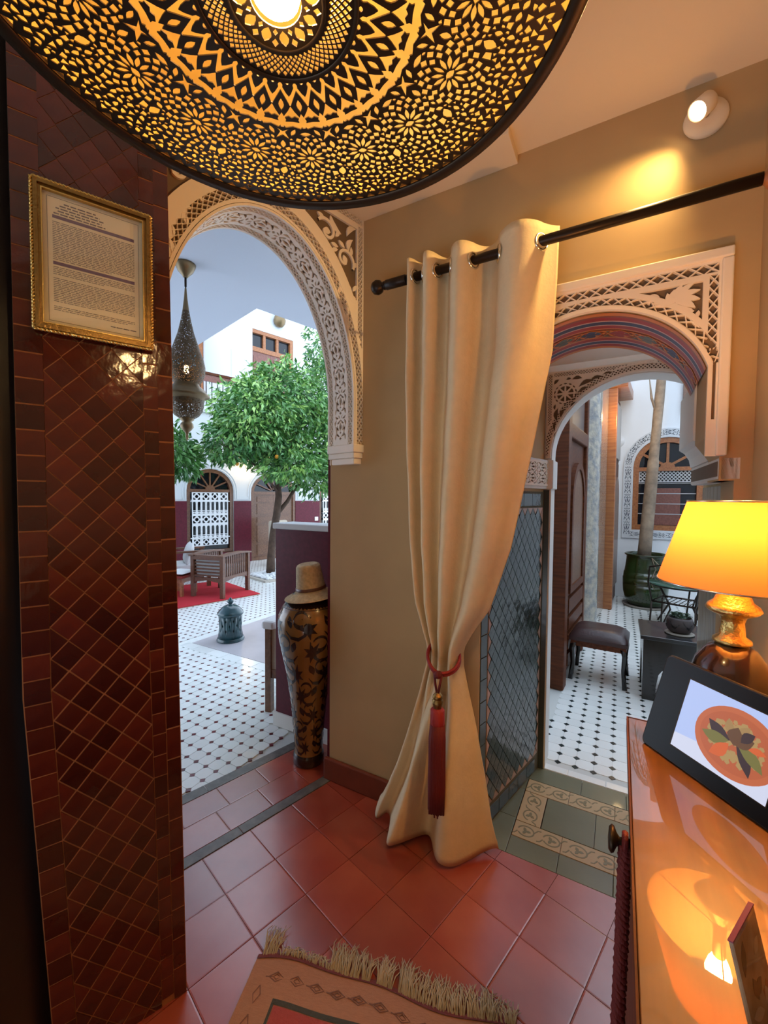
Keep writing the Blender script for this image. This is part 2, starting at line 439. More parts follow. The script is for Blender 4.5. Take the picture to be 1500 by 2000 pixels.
def arab(x0, L, yc, hw, k=1.18):
    """holes of one repeat of a carved arabesque, long in x, mirrored about yc"""
    H = [tear(x0 + .50 * L, yc, 0, .30 * L, .34 * hw), quad(x0 + .04 * L, yc, 0, .10 * L, .34 * hw), quad(x0 + .27 * L, yc, 0, .09 * L, .22 * hw),
         quad(x0 + .75 * L, yc, 0, .09 * L, .22 * hw)]
    for s in (-1, 1):
        H += [tear(x0 + .47 * L, yc + s * .36 * hw, s * .35, .24 * L, .20 * hw, bend=s * .35), tear(x0 + .70 * L, yc + s * .34 * hw, -s * .9, .20 * L, .20 * hw, bend=-s * .3),
              tear(x0 + .22 * L, yc + s * .42 * hw, s * .8, .26 * L, .22 * hw, bend=s * .3), tear(x0 + .12 * L, yc + s * .72 * hw, -s * .3, .24 * L, .22 * hw, bend=s * .2),
              tear(x0 + .40 * L, yc + s * .74 * hw, s * .25, .26 * L, .24 * hw, bend=-s * .3), tear(x0 + .66 * L, yc + s * .74 * hw, -s * .35, .24 * L, .24 * hw, bend=s * .3),
              tear(x0 + .89 * L, yc + s * .60 * hw, s * 1.1, .20 * L, .20 * hw, bend=s * .3), tear(x0 + .90 * L, yc + s * .22 * hw, s * .5, .14 * L, .16 * hw)]
    out = []
    for q in H:
        cx = sum(p[0] for p in q) / len(q); cy = sum(p[1] for p in q) / len(q)
        out.append([(cx + (x - cx) * k, max(yc - hw, min(yc + hw, cy + (y - cy) * k))) for x, y in q])
    return out
def spiral(cx, cy, r0, r1, a0, a1, n=18):
    return [(cx + (r0 + (r1 - r0) * k / n) * cos(a0 + (a1 - a0) * k / n), cy + (r0 + (r1 - r0) * k / n) * sin(a0 + (a1 - a0) * k / n)) for k in range(n + 1)]
def arc(cx, cy, ra, rb, a0, a1, n): return [(cx + ra * cos(a0 + (a1 - a0) * k / n), cy + rb * sin(a0 + (a1 - a0) * k / n)) for k in range(n + 1)]
def gridpts(x0, x1, y0, y1, st):
    return [(x0 + (i + .5) * st, y0 + (j + .5) * st) for i in range(int((x1 - x0) / st)) for j in range(int((y1 - y0) / st))]
# ============================================================ SETTING
def tri_fan_wall(name, outer, d0, d1, mat, fr, fn, label=None, holes=()):
    """flat wall from a 2D outline (may be concave), closed front and back"""
    mb = MB(); mb.pierce(outer, holes, lambda x, y, d: fn(x, y, d0 + d * (d1 - d0)), 1.0)
    mb.pierce(outer, holes, lambda x, y, d: fn(x, y, d1), 0.0)
    return struct(name, mb, mat, fr, label=label)
TILES = {}
def put_tiles(par, base, me_or_key, items):
    for me, loc, rot in items:
        o = bpy.data.objects.new(base, me); COL.objects.link(o); o.parent = par; o.location = loc; o.rotation_euler = rot

# --- reception floor of red cement tiles, laid along the doorway
fl = struct('floor', MB().box(-2.2, 2.6, -3.6, -.02, -.05, -.004), m_redgrout, 'A', label='red cement tile floor of the reception')
P, G = .2135, .0009
def slab_tile(name, w, h, z, mat, b=.004):
    mb = MB(); x, y = w / 2, h / 2
    vs = [(-x, -y, -z), (x, -y, -z), (x, y, -z), (-x, y, -z), (-x, -y, -.0005), (x, -y, -.0005), (x, y, -.0005), (-x, y, -.0005),
          (-x + b, -y + b, 0), (x - b, -y + b, 0), (x - b, y - b, 0), (-x + b, y - b, 0)]
    mb.add(vs, [(0, 1, 5, 4), (1, 2, 6, 5), (2, 3, 7, 6), (3, 0, 4, 7), (4, 5, 9, 8), (5, 6, 10, 9), (6, 7, 11, 10), (7, 4, 8, 11), (8, 9, 10, 11)])
    return mb.mesh(name, mat)
me_red = slab_tile('tile', P - 2 * G, P - 2 * G, .01, m_redfloor)
def inB(s, n):   # A coords -> B coords
    w = fpt('A', s, n); d = w - K
    return d.x * cos(TB) + d.y * sin(TB), -d.x * sin(TB) + d.y * cos(TB)
def clip2(poly, f):
    """keep the side of a convex polygon where f(p) <= 0"""
    out = []
    for a, b in zip(poly, poly[1:] + poly[:1]):
        fa, fb = f(a), f(b)
        if fa <= 0: out.append(a)
        if (fa <= 0) != (fb <= 0):
            t = fa / (fa - fb); out.append((a[0] + (b[0] - a[0]) * t, a[1] + (b[1] - a[1]) * t))
    return out
its = []
for i in range(-9, 10):
    for j in range(0, 11):
        s, n = -.036 + (i + .5) * P, -.037 - (j + .5) * P
        w = fpt('A', s, n)
        if w.y < -.2 or w.x > 1.5: continue
        h = P / 2 - G
        lp = [(-h, -h), (h, -h), (h, h), (-h, h)]
        lim = lambda p: inB(s + p[0], n + p[1])[1] + .0015
        us = [lim(p) for p in lp]; tt = inB(s, n)[0]
        if tt > 1.9: continue
        zz, rot = random.uniform(-.0006, .0006), (random.uniform(-.002, .002), random.uniform(-.002, .002), 0)
        if max(us) <= 0: its.append((me_red, (s, n, zz), rot))
        elif min(us) < -.01:
            q = clip2(lp, lim); its.append((MB().prism(q, -.01, 0).mesh('tile', m_redfloor), (s, n, 0), (0, 0, 0)))
put_tiles(fl, 'tile', None, its)
# pink zone between the two stone strips of the doorway
fd = struct('floor', MB().box(-2.2, .62, -.02, .385, -.05, -.0025), m_redgrout, 'A', label='red tiles of the doorway between two grey stone strips')
me_d = slab_tile('tile', P - 2 * G, .155 - 2 * G, .01, m_redfloor)
put_tiles(fd, 'tile', None, [(me_d, (-.10 + (i + .5 + .33 * j) * P, .022 + (j + .5) * .155, 0), (0, 0, 0)) for i in range(-9, 4) for j in range(2)])
me_s = slab_tile('stone_strip', .60, .052, .01, m_slate)
put_tiles(fd, 'stone_strip', None, [(me_s, (-2.0 + i * .602, -.008, .0015), (0, 0, 0)) for i in range(4)])
me_s2 = slab_tile('stone_sill', .60, .062, .012, m_slate)
put_tiles(fd, 'stone_sill', None, [(me_s2, (-2.0 + i * .602, .365, .001), (0, 0, 0)) for i in range(5)])

# --- courtyard floors: octagons with square dots
def octa(name, p, c, mat, h=.0075):
    a = p / 2 - .0012; mb = MB()
    lp = [(a, -a + c), (a, a - c), (a - c, a), (-a + c, a), (-a, a - c), (-a, -a + c), (-a + c, -a), (a - c, -a)]
    mb.prism(lp, -h, 0); return mb.mesh(name, mat)
def dot(name, c, mat, h=.0075):
    d = c - .0016; mb = MB(); mb.prism([(d, 0), (0, d), (-d, 0), (0, -d)], -h, 0); return mb.mesh(name, mat)
def octfloor(par, rot, p, c, o, rng, ok, mdot, seen):
    """tiles in the parent's frame; the 300 nearest octagons and dots that show are parts, the rest is stuff"""
    mo = octa('tile', p, c, m_tilew); md = dot('dot_tile', c, mdot)
    cr, sr = cos(rot), sin(rot)
    for me, off, nm in ((mo, 0., 'tile'), (md, .5, 'dot_tile')):
        pts = []
        for i in range(*rng[0]):
            for j in range(*rng[1]):
                x, y = (i + off) * p, (j + off) * p
                X, Y = o[0] + x * cr - y * sr, o[1] + x * sr + y * cr
                if not ok(X, Y): continue
                w = par.matrix_basis @ Vector((X, Y, 0))
                sh = seen(w)
                pts.append((w.length if sh else 99 + w.length, X, Y))
        pts.sort()
        for d, X, Y in pts[:300]:
            ob = bpy.data.objects.new(nm, me); COL.objects.link(ob); ob.parent = par
            ob.location = (X, Y, RNG.uniform(-.0004, .0004)); ob.rotation_euler = (RNG.uniform(-.003, .003), RNG.uniform(-.003, .003), rot)
        mb = MB(); vv = [v.co.copy() for v in me.vertices]; ff = [list(q.vertices) for q in me.polygons if abs(q.normal.z) < .5 or q.normal.z > 0]
        for d, X, Y in pts[300:]:
            mb.add([(X + v.x * cr - v.y * sr, Y + v.x * sr + v.y * cr, v.z) for v in vv], ff)
        if mb.v: stuff(part('far_' + nm + 's', mb, me.materials[0], par))
fl2 = struct('floor', MB().box(-7.2, .4, -2.5, 9.0, -.06, -.0058), m_joint, 'B', label='white courtyard floor with burgundy dots')
def okL(X, Y):
    w = fpt('B', X, Y) - K
    s = w.x * cos(TA) + w.y * sin(TA); n = -w.x * sin(TA) + w.y * cos(TA)
    if n < .372 or n > 6.98: return False
    if Y > .80 and Y < 2.25 and X > -2.52: return False
    if X > -.43 or (X > -.64 and Y > .19): return False
    return X > -6.4
okLr = lambda w: w.y > 1.5 and -.56 < w.x / w.y < -.12
def okLs(X, Y):
    if not okL(X, Y): return False
    w = fpt('B', X, Y); q = w.x / max(w.y, .1)
    return -.62 < q < -.10
octfloor(fl2, 0., .0825, .0165, (-.55 - .04125, -.27 - .04125), ((-72, 12), (-30, 85)), okLs, m_dotr, okLr)
# plain white border band round the slab and the slab itself
me_b = slab_tile('border_tile', .2, .115, .008, m_tilew)
me_b2 = slab_tile('border_tile', .115, .2, .008, m_tilew)
put_tiles(fl2, 'border_tile', None, [(me_b, (-2.45 + .1 + i * .202, .86, .001), (0, 0, 0)) for i in range(10)] + [(me_b2, (-2.46, .80 + .1 + i * .202, .001), (0, 0, 0)) for i in range(7)])
part('stone_slab', MB().box(-2.40, -.2, .92, 2.2, -.02, .003), m_slab, fl2)

fl3 = struct('floor', MB().box(.2, 4.6, .64, 6.4, -.06, -.003), m_joint, 'B', label='white side court floor with dark green dots')
def okR(X, Y): return Y > .72 and Y < 5.5 and X > .93 + (Y - .8) * .06 and X < 3.4
okRr = lambda w: .36 < w.x / w.y < .66
def okRs(X, Y):
    w = fpt('B', X, Y); return okR(X, Y) and .36 < w.x / w.y < .78
octfloor(fl3, 0., .0905, .0185, (1.05 - .045, .758 - .045), ((-2, 27), (0, 54)), okRs, m_dotk, okRr)
me_w = slab_tile('border_tile', .18, .05, .008, m_tilew)
put_tiles(fl3, 'border_tile', None, [(me_w, (1.02 + i * .182, .685, .001), (0, 0, 0)) for i in range(5)])

# --- green patterned threshold in the side doorway
fl4 = struct('floor', MB().box(.80, 1.66, 0, .66, -.05, -.004), m_redgrout, 'B', label='green cement tile threshold with a cream patterned border')
def gt(x0, x1, y0, y1, mat, nm='tile'):
    cx, cy = (x0 + x1) / 2, (y0 + y1) / 2
    me = slab_tile(nm, x1 - x0 - .002, y1 - y0 - .002, .01, mat, .0015)
    put_tiles(fl4, nm, None, [(me, (cx, cy, 0), (0, 0, 0))])
for i in range(4):
    gt(.935 + i * .2, min(.935 + (i + 1) * .2, 1.66), .0, .105, m_gfloor); gt(.935 + i * .2 + (.05 if i else 0), min(.985 + (i + 1) * .2, 1.66), .53, .655, m_gfloor)
for j in range(3): gt(.82 + .02 * j, .935, .0 + j * .218, (j + 1) * .218, m_gfloor)
for i in range(3): gt(1.045 + i * .2155, min(1.045 + (i + 1) * .2155, 1.66), .207, .425, m_gfloor)
for j in range(1): gt(.937, 1.043, .207, .425, m_gpat, 'pattern_tile')
for i in range(4):
    x = .937 + i * .2; gt(x, min(x + .2, 1.66), .107, .205, m_gpat, 'pattern_tile'); gt(x, min(x + .2, 1.66), .427, .528, m_gpat, 'pattern_tile')
mb = MB(); fz = lambda x, y, d: (x, y, d)
def vine(cx, cy, ang):
    T = lambda p: (cx + p[0] * cos(ang) - p[1] * sin(ang), cy + p[0] * sin(ang) + p[1] * cos(ang))
    mb.ribbon([T(p) for p in arc(0, 0, .034, .030, -2.6, 3.0, 18)], .006, fz, -.001, .0006)
    mb.ribbon([T(p) for p in [(-.034, -.012), (-.045, -.03), (-.058, -.034)]], .005, fz, -.001, .0007)
    mb.ribbon([T(p) for p in [(.034, .004), (.048, .026), (.062, .03)]], .005, fz, -.001, .0007)
    for a in (0, 2.1, 4.2): mb.prism([T(p) for p in tear(.010 * cos(a), .010 * sin(a), a, .024, .014)], -.001, .0008 + a * .0001)
for i in range(6): vine(.99 + i * .107, .156, 0); vine(.99 + i * .107, .477, PI)
for j in range(2): vine(.99, .262 + j * .107, PI / 2)
part('vine_inlay', mb, m_gline, fl4)

# --- wall with the curtain (frame B): outline with the door notch
zc = 2.86
cB, zB, aBx, bBz = 1.2, 1.83, .375, .352
A17 = R(17)
def arcE(da=0., n=40): return [(cB + (aBx + da) * cos(a), zB + (bBz + da) * sin(a)) for a in [A17 + (PI - 2 * A17) * k / n for k in range(n + 1)]]
dB_hole = [(1.64, 0), (1.64, 1.56), (1.60, 1.56), (1.60, 1.64), (1.5586, 1.70)] + arcE() + [(.8414, 1.70), (.81, 1.64), (.81, 0)]
outB = [(.012, 0)] + dB_hole[::-1] + [(1.70, 0), (1.70, zc), (.012, zc)]
ext = [p for p in gridpts(.05, 1.7, .05, 2.85, .15)]
mb = MB(); mb.pierce(outB, [], lambda x, y, d: (x, d * .2, y), 1.0, ext); mb.pierce(outB, [], lambda x, y, d: (x, .2, y), 0)
wB = struct('wall_back', mb, m_wall, 'B', label='cream plaster wall behind the curtain')
# wine-red tiled end of that wall beside the vase
mb = MB(); mb.box(-.012, .0115, .012, .235, 0, 1.72)
part('wine_tile_end', mb, m_purple, wB)
mb = MB(); mb.box(-.012, .80, -.022, -.0005, 0, .115); bb = struct('baseboard_back', mb, m_base, 'B', bev=.006)
# right wall, reception shell
def boxwall(name, fr, x0, x1, y0, y1, z0, z1, mat): return struct(name, MB().box(x0, x1, y0, y1, z0, z1), mat, fr)
boxwall('wall_right', 'B', 1.685, 1.80, -4.2, .0, 0, zc, m_wall)
boxwall('wall_front', 'B', -3.2, 1.80, -4.3, -4.2, 0, zc, m_wall)
# ceiling
mb = MB(); lp = [fpt('B', 1.8, .1), fpt('B', .012, .1), fpt('A', -.06, -.05), fpt('A', -1.5, -.05), Vector((-2.9, 1.2, 0)), fpt('B', -3.3, -4.3), fpt('B', 1.8, -4.3)]
mb.prism([(p.x, p.y) for p in lp], zc, zc + .2); ce = struct('ceiling', mb, m_ceil)
part('ceiling_beam', MB().box(.05, .93, -.16, -.001, zc - .035, zc), m_ceil, ce, loc=K, rz=TB)

# --- pillar of red glazed tile (own frame: x along the face towards its right edge)
TP = R(90 - 54); PO = Vector((-.584, 1.20, 0))
FR['P'] = (PO, TP)
def wx(x, z):   # the old pillar leans and bellies a little
    fr = min(1, max(0, -x / .357)); return x - (1 - fr) * .0118 * z + fr * .047 * max(0., 1 - z)
mb = MB(); zz_ = [0, .25, .5, .75, 1.0, 1.6, 2.2, zc]
mb.prism([(wx(-.357, z), z) for z in zz_] + [(wx(0, z), z) for z in zz_[::-1]], -.0005, .30, fn=lambda x, z, d: (x, d, z))
pil = struct('wall_pillar', mb, m_grout, 'P', label='pillar faced with dark red glazed tiles')
def wall_tile(name, loop, mat, d=.0062):
    mb = MB(); mb.prism([(x, y) for x, y in loop], 0, 1, fn=lambda x, y, k: (x * (1 - .03 * k), -d * k, y * (1 - .03 * k)))
    return mb.mesh(name, mat)
hwt, hzt = .0335, .0395
gT = .0017
me_di = wall_tile('tile', [(hwt - gT, 0), (0, hzt - gT), (-hwt + gT, 0), (0, -hzt + gT)], m_zred)
me_rect = wall_tile('tile', [(-.0270, -.0295), (.0270, -.0295), (.0270, .0295), (-.0270, .0295)], m_zred)
me_rectr = wall_tile('tile', [(-.0176, -.0295), (.0176, -.0295), (.0176, .0295), (-.0176, .0295)], m_zred)
me_edge = wall_tile('tile', [(-.0186, -.0445), (.0186, -.0445), (.0186, .0445), (-.0186, .0445)], m_zred)
me_hl = wall_tile('tile', [(0, -hzt + gT), (hwt - gT, 0), (0, hzt - gT)], m_zred)
me_hr = wall_tile('tile', [(0, -hzt + gT), (0, hzt - gT), (-hwt + gT, 0)], m_zred)
jit = lambda a: (RNG.uniform(-a, a), 0, RNG.uniform(-a, a))
its = []
x0, x1 = -.300, -.077
ncol = 3
stepx = (x1 - x0) / (2 * ncol)
sc_x = stepx / hwt
for j in range(-1, 70):
    z = .02 + j * hzt
    if z > 2.82: break
    for i in range(0, 2 * ncol + 1):
        if (i + j) % 2: continue
        x = x0 + i * stepx
        me = me_hl if i == 0 else (me_hr if i == 2 * ncol else me_di)
        its.append((me, (wx(x, z), .004, z), jit(.018), x))
its_s = []
for j in range(47):
    z = .03 + j * .0612
    if z > 2.83: break
    its_s.append((me_rect, (wx(-.3285, z), .004, z), jit(.014), -.3285)); its_s.append((me_rectr, (wx(-.0578, z + .02), .004, z + .02), jit(.014), -.0578))
for j in range(31): its_s.append((me_edge, (wx(-.0202, .045 + j * .0915), .004, .045 + j * .0915), jit(.008), -.0202))
def warped(me, x, z, sx):   # tiles of the bellied foot follow its outline
    c = me.copy(); X = wx(x, z)
    for v in c.vertices: v.co.x = wx(x + v.co.x * sx, z + v.co.z) - X
    return c
for lst, sx in ((its, sc_x), (its_s, 1.0)):
    for me, loc, rot, xr_ in lst:
        low = loc[2] < 1.08
        o = bpy.data.objects.new('tile', warped(me, xr_, loc[2], sx) if low else me); COL.objects.link(o); o.parent = pil
        o.location = loc; o.rotation_euler = rot
        if not low: o.scale = (sx, 1, 1)
# dark tiled wall left of the pillar, seen edge on
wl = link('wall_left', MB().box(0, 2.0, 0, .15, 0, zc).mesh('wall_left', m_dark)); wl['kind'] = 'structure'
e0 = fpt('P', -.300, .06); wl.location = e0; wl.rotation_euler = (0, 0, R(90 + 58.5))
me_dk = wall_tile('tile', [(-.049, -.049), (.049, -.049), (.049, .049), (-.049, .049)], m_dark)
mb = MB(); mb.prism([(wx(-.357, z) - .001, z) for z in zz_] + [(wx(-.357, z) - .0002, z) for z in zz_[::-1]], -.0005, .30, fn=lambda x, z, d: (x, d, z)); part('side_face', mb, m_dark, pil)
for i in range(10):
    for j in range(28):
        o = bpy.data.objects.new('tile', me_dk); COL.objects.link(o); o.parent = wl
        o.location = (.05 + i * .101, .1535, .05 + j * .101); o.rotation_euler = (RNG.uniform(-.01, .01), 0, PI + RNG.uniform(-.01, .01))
# the rest of the reception's left side, outside the view
a = e0 + Vector((cos(R(148.5)), sin(R(148.5)), 0)) * 1.9; b = fpt('B', -3.2, -4.2)
mb = MB(); d = (b - a); n_ = Vector((-d.y, d.x, 0)).normalized() * .1
mb.prism([(a.x, a.y), (b.x, b.y), (b.x - n_.x, b.y - n_.y), (a.x - n_.x, a.y - n_.y)], 0, zc); struct('wall_side', mb, m_dark)
boxwall('wall_door', 'A', -1.24, -.93, -.2, -.02, 0, 3.1, m_wall)

# ============================================================ carved arch of the left doorway (frame A)
AC, AZ, Aa, Ab = -.435, 1.96, .44, .68
ZI = 1.74
def arcA(da=0., n=40):
    return [(AC + (Aa + da), ZI)] + [(AC + (Aa + da) * cos(PI * k / n), AZ + (Ab + da) * sin(PI * k / n)) for k in range(n + 1)] + [(AC - (Aa + da), ZI)]
tA = struct('trim_1', None, None, 'A', label='carved white plaster arch of the left doorway')
xr, xl, zt = .058, -.93, 2.845
outA = [(xr, ZI), (xr, zt), (xl, zt), (xl, ZI)] + arcA()[::-1]
mb = MB()
mb.pierce(outA, [], lambda x, y, d: (x, -.188 + .188 * d, y), 1.0); mb.pierce(outA, [], lambda x, y, d: (x, 0, y), 0)
part('plaster_block', mb, [m_stucco], tA)
# dark ground just before the block, then the pierced white front
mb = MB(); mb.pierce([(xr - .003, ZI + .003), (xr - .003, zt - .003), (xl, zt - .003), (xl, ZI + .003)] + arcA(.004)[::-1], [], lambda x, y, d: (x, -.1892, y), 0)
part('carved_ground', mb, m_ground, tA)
def bend_arc(path, holes):
    """map strip (x along path, y across outwards) onto a polyline path in 2D"""
    acc = [0.]
    for a, b in zip(path, path[1:]): acc.append(acc[-1] + math.dist(a, b))
    def f(x, y):
        x = min(max(x, 0), acc[-1] - 1e-9); i = max(k for k in range(len(acc)) if acc[k] <= x); i = min(i, len(path) - 2)
        t = (x - acc[i]) / (acc[i + 1] - acc[i]); a, b = path[i], path[i + 1]
        tx, ty = (b[0] - a[0]), (b[1] - a[1]); l = math.hypot(tx, ty)
        return (a[0] + tx * t + ty / l * y, a[1] + ty * t - tx / l * y)
    return [[f(*p) for p in h] for h in holes], acc[-1]
pthA = arcA(0., 60)
_, LA = bend_arc(pthA, [])
H = []
h, _ = bend_arc(pthA, lattice(.0, LA, .010, .050, .0015, 2, .72)); H += h
H = [q for q in H if all(p[0] < xr - .002 and p[0] > xl for p in q)]
LT = lattice(0, zt - .06 - ZI - .01, 0, .032, .0014, 2, .72)
for q in LT:
    H2 = [(xr - .010 - y, ZI + .012 + x) for x, y in q]
    if all((p[0] - AC) / (Aa + .062) > 0 and (((p[0] - AC) / (Aa + .064)) ** 2 + (max(p[1] - AZ, 0) / (Ab + .064)) ** 2) > 1 for p in H2): H.append(H2)
for q in lattice(0, xr - xl - .03, 0, .032, .0014, 2, .72): H.append([(xl + .015 + x, zt - .05 + y) for x, y in q])
# spandrel windows (recessed triangles) on both sides
def spandrel(sg):
    xo = AC + sg * (Aa + .012) if sg < 0 else .010
    top = zt - .075
    cur = [(AC + sg * (Aa + .105) * cos(a), AZ + (Ab + .105) * sin(a)) for a in [R(18) + (R(80) - R(18)) * k / 16 for k in range(17)]]
    cur = [p for p in cur if (p[0] < xo if sg > 0 else p[0] > xl + .03) and p[1] < top]
    xo = xo if sg > 0 else xl + .03
    lp = cur + [(cur[-1][0], top), (xo, top), (xo, cur[0][1])]
    return lp
SPR, SPL = spandrel(1), spandrel(-1)
mb = MB()
frontA = [(xr, ZI), (xr, zt), (xl, zt), (xl, ZI)] + arcA(.0)[::-1]
mb.pierce(frontA, H + [SPR, SPL], lambda x, y, d: (x, -.2 + d, y), .011)
part('pierced_front', mb, m_stucco, tA)
fA = lambda x, y, d: (x, -.1892 - d, y)
mb = MB()
def scrolls(cx, cz, sg, k=1.0):
    T = lambda pts: [(cx + sg * p[0] * k, cz + p[1] * k) for p in pts]
    for (sx, sz, r, a0, a1) in ((0, 0, .058, -.5, 5.2), (-.105, .085, .055, 2.6, -3.2), (.012, -.125, .045, 2.2, 8.0), (-.20, .155, .045, 0, 5.4)):
        mb.ribbon(T(spiral(sx, sz, r, r * .25, a0, a1, 22)), .013 * k, fA, 0, .0095)
        for q in range(5):
            a = a0 + (a1 - a0) * (q + .5) / 6
            mb.prism(T(tear(sx + r * 1.12 * cos(a), sz + r * 1.12 * sin(a), a + .7, .042, .019)), 0, .0085 + q * .0002, fn=fA)
        mb.prism(T(tear(sx, sz, a1, .04, .03)), 0, .0092, fn=fA)
    for p in ((.035, .075, 1.2), (-.05, .13, 2.4), (-.06, -.05, .5), (.03, -.21, 1.4), (.028, -.27, 1.6), (-.15, .06, 2.5), (-.27, .175, 2.9), (.04, .14, .8)):
        mb.prism(T(tear(p[0], p[1], p[2], .075, .026, bend=.4)), 0, .0088, fn=fA)
scrolls(-.062, 2.60, 1); scrolls(2 * AC + .062, 2.60, -1)
part('scrollwork', mb, m_stucco, tA)
# carved lining of the arch (intrados)
W_ = .2
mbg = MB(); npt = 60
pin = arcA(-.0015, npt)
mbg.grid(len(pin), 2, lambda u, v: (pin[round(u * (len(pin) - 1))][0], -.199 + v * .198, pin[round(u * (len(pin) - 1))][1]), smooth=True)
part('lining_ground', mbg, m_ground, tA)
pl = arcA(-.002, 90)
_, LL = bend_arc(pl, [])
Hl = [[(x, y) for x, y in q] for q in lattice(.004, LL - .004, .010, .044, .0013, 2, .70)] + lattice(.004, LL - .004, .156, .190, .0013, 2, .70)
nrep = 17
for i in range(nrep): Hl += arab(.04 + i * (LL - .08) / nrep, (LL - .08) / nrep, .10, .046)
acc = [0.]
for a, b in zip(pl, pl[1:]): acc.append(acc[-1] + math.dist(a, b))
def onarc(x, y, d):
    x = min(max(x, 0), acc[-1] - 1e-9); i = int(np.searchsorted(acc, x, 'right')) - 1; i = min(i, len(pl) - 2)
    t = (x - acc[i]) / (acc[i + 1] - acc[i]); a, b = pl[i], pl[i + 1]
    tx, ty = b[0] - a[0], b[1] - a[1]; l = math.hypot(tx, ty); off = .0085 - d
    return (a[0] + tx * t - ty / l * off, -.2 + y, a[1] + ty * t + tx / l * off)
op = [(LL * k / 90, 0) for k in range(91)] + [(LL, .2)] + [(LL - LL * k / 90, .2) for k in range(91)][:-1] + [(0, .2)]
mb = MB(); mb.pierce(op, Hl, onarc, .0085, gridpts(0, LL, .05, .055, .02) + gridpts(0, LL, .145, .155, .02))
part('pierced_lining', mb, m_stucco, tA)
# moulded impost under both springings
for sx in (.0, 2 * AC):
    mb = MB(); prof = [(0, 0), (.0, .012), (.012, .02), (.016, .05), (.0, .066), (.0, .075)]
    sg = 1 if sx == 0 else -1
    x_in = AC + sg * (Aa - .012); x_out = xr if sg > 0 else xl
    lo, hi = min(x_in, x_out), max(x_in, x_out)
    for (z0, z1, e) in ((ZI - .028, ZI + .012, .004), (ZI - .055, ZI - .028, -.004), (ZI - .085, ZI - .055, -.012)):
        mb.box(lo - (e if sg > 0 else 0), hi + (e if sg < 0 else 0), -.204 - e, .0, z0, z1)
    part('impost', mb, m_stucco, tA, bev=.004)

# ============================================================ carved frame of the right doorway (frame B)
tB = struct('trim_2', None, None, 'B', label='carved plaster frame round the right doorway')
L0, L1, Zt = .79, 1.605, 2.300
def inB_open(): return [(1.5586, 1.64)] + arcE() + [(.8414, 1.64)]
oB = [(L1, 1.64), (L1, Zt), (L0, Zt), (L0, 1.64)] + inB_open()[::-1]
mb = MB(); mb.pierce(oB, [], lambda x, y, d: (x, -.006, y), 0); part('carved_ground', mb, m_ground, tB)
H = []
fine = arcE(0, 70)
h, LBp = bend_arc(fine, []); h, _ = bend_arc(fine, lattice(.0, LBp, .015, .044, .0022, 1, .62)); H += h
iX, iZ = L1 - .024, Zt - .034
for q in lattice(0, iX - L0 - .03, 0, .034, .0024, 1, .62): H.append([(L0 + .03 + x, iZ - .034 + y) for x, y in q])
for q in lattice(0, iZ - .036 - 1.965, 0, .029, .0024, 1, .62): H.append([(iX - .029 + y, 1.965 + x) for x, y in q])
H.append([(1.571, 1.76), (1.580, 1.76), (1.580, 1.95), (1.571, 1.945)])
def span2(sg):
    xo = 1.538; top = iZ - .052; da = .060
    a1 = math.asin((top - zB) / (bBz + da)); a0 = math.acos((xo - cB) / (aBx + da))
    cur = [(cB + sg * (aBx + da) * cos(a), zB + (bBz + da) * sin(a)) for a in [a0 + (a1 - a0) * k / 12 for k in range(13)]]
    return cur + [(cB + sg * (xo - cB), top)]
S2R, S2L = span2(1), span2(-1)
mb = MB(); mb.pierce(oB, H + [S2R, S2L], lambda x, y, d: (x, -.018 + d, y), .012); part('pierced_front', mb, m_stucco, tB)
mb = MB(); mb.box(L0 - .012, L1 + .010, -.032, -.001, Zt - .028, Zt + .004); mb.box(L1 - .020, L1 + .010, -.030, -.001, 1.64, Zt - .028); mb.box(L0 - .012, L0 + .022, -.030, -.001, 1.64, Zt - .028)
part('outer_moulding', mb, m_stucco, tB, bev=.005)
mb = MB(); mb.ribbon(arcE(.006, 50), .014, lambda x, y, d: (x, -.016 - d, y), 0, .010); part('arch_moulding', mb, m_stucco, tB)
# palmettes in the corners
mb = MB(); fB = lambda x, y, d: (x, -.006 - d, y)
for sg in (1, -1):
    ox, oz = 1.462, 2.158
    Tp = lambda pts: [(cB + sg * (ox + p[0] * .62 - cB), oz + p[1] * .62) for p in pts]
    for k, a in enumerate((1.62, 1.22, .82, .42, .02, -.42, 2.1, 2.7)):
        l = (.075, .10, .125, .12, .11, .10, .07, .09)[k]
        mb.prism(Tp(tear(l * .52 * cos(a), l * .52 * sin(a), a, l, .036, bend=.25)), 0, .010 + .0004 * k, fn=fB)
    mb.ribbon(Tp(spiral(-.105, .040, .030, .012, -1.2, 4.2)), .014, fB, 0, .010)
    mb.ribbon(Tp(spiral(.092, -.072, .024, .010, 2.0, 7.0)), .012, fB, 0, .010)
    mb.ribbon(Tp([(-.085, .012), (-.03, .0), (.03, -.03), (.07, -.055)]), .016, fB, 0, .0105)
    for q in ((-.16, .065, .1), (.09, -.12, 2.2)): mb.prism(Tp(tear(q[0], q[1], q[2], .08, .016)), 0, .0095, fn=fB)
part('palmettes', mb, m_stucco, tB)
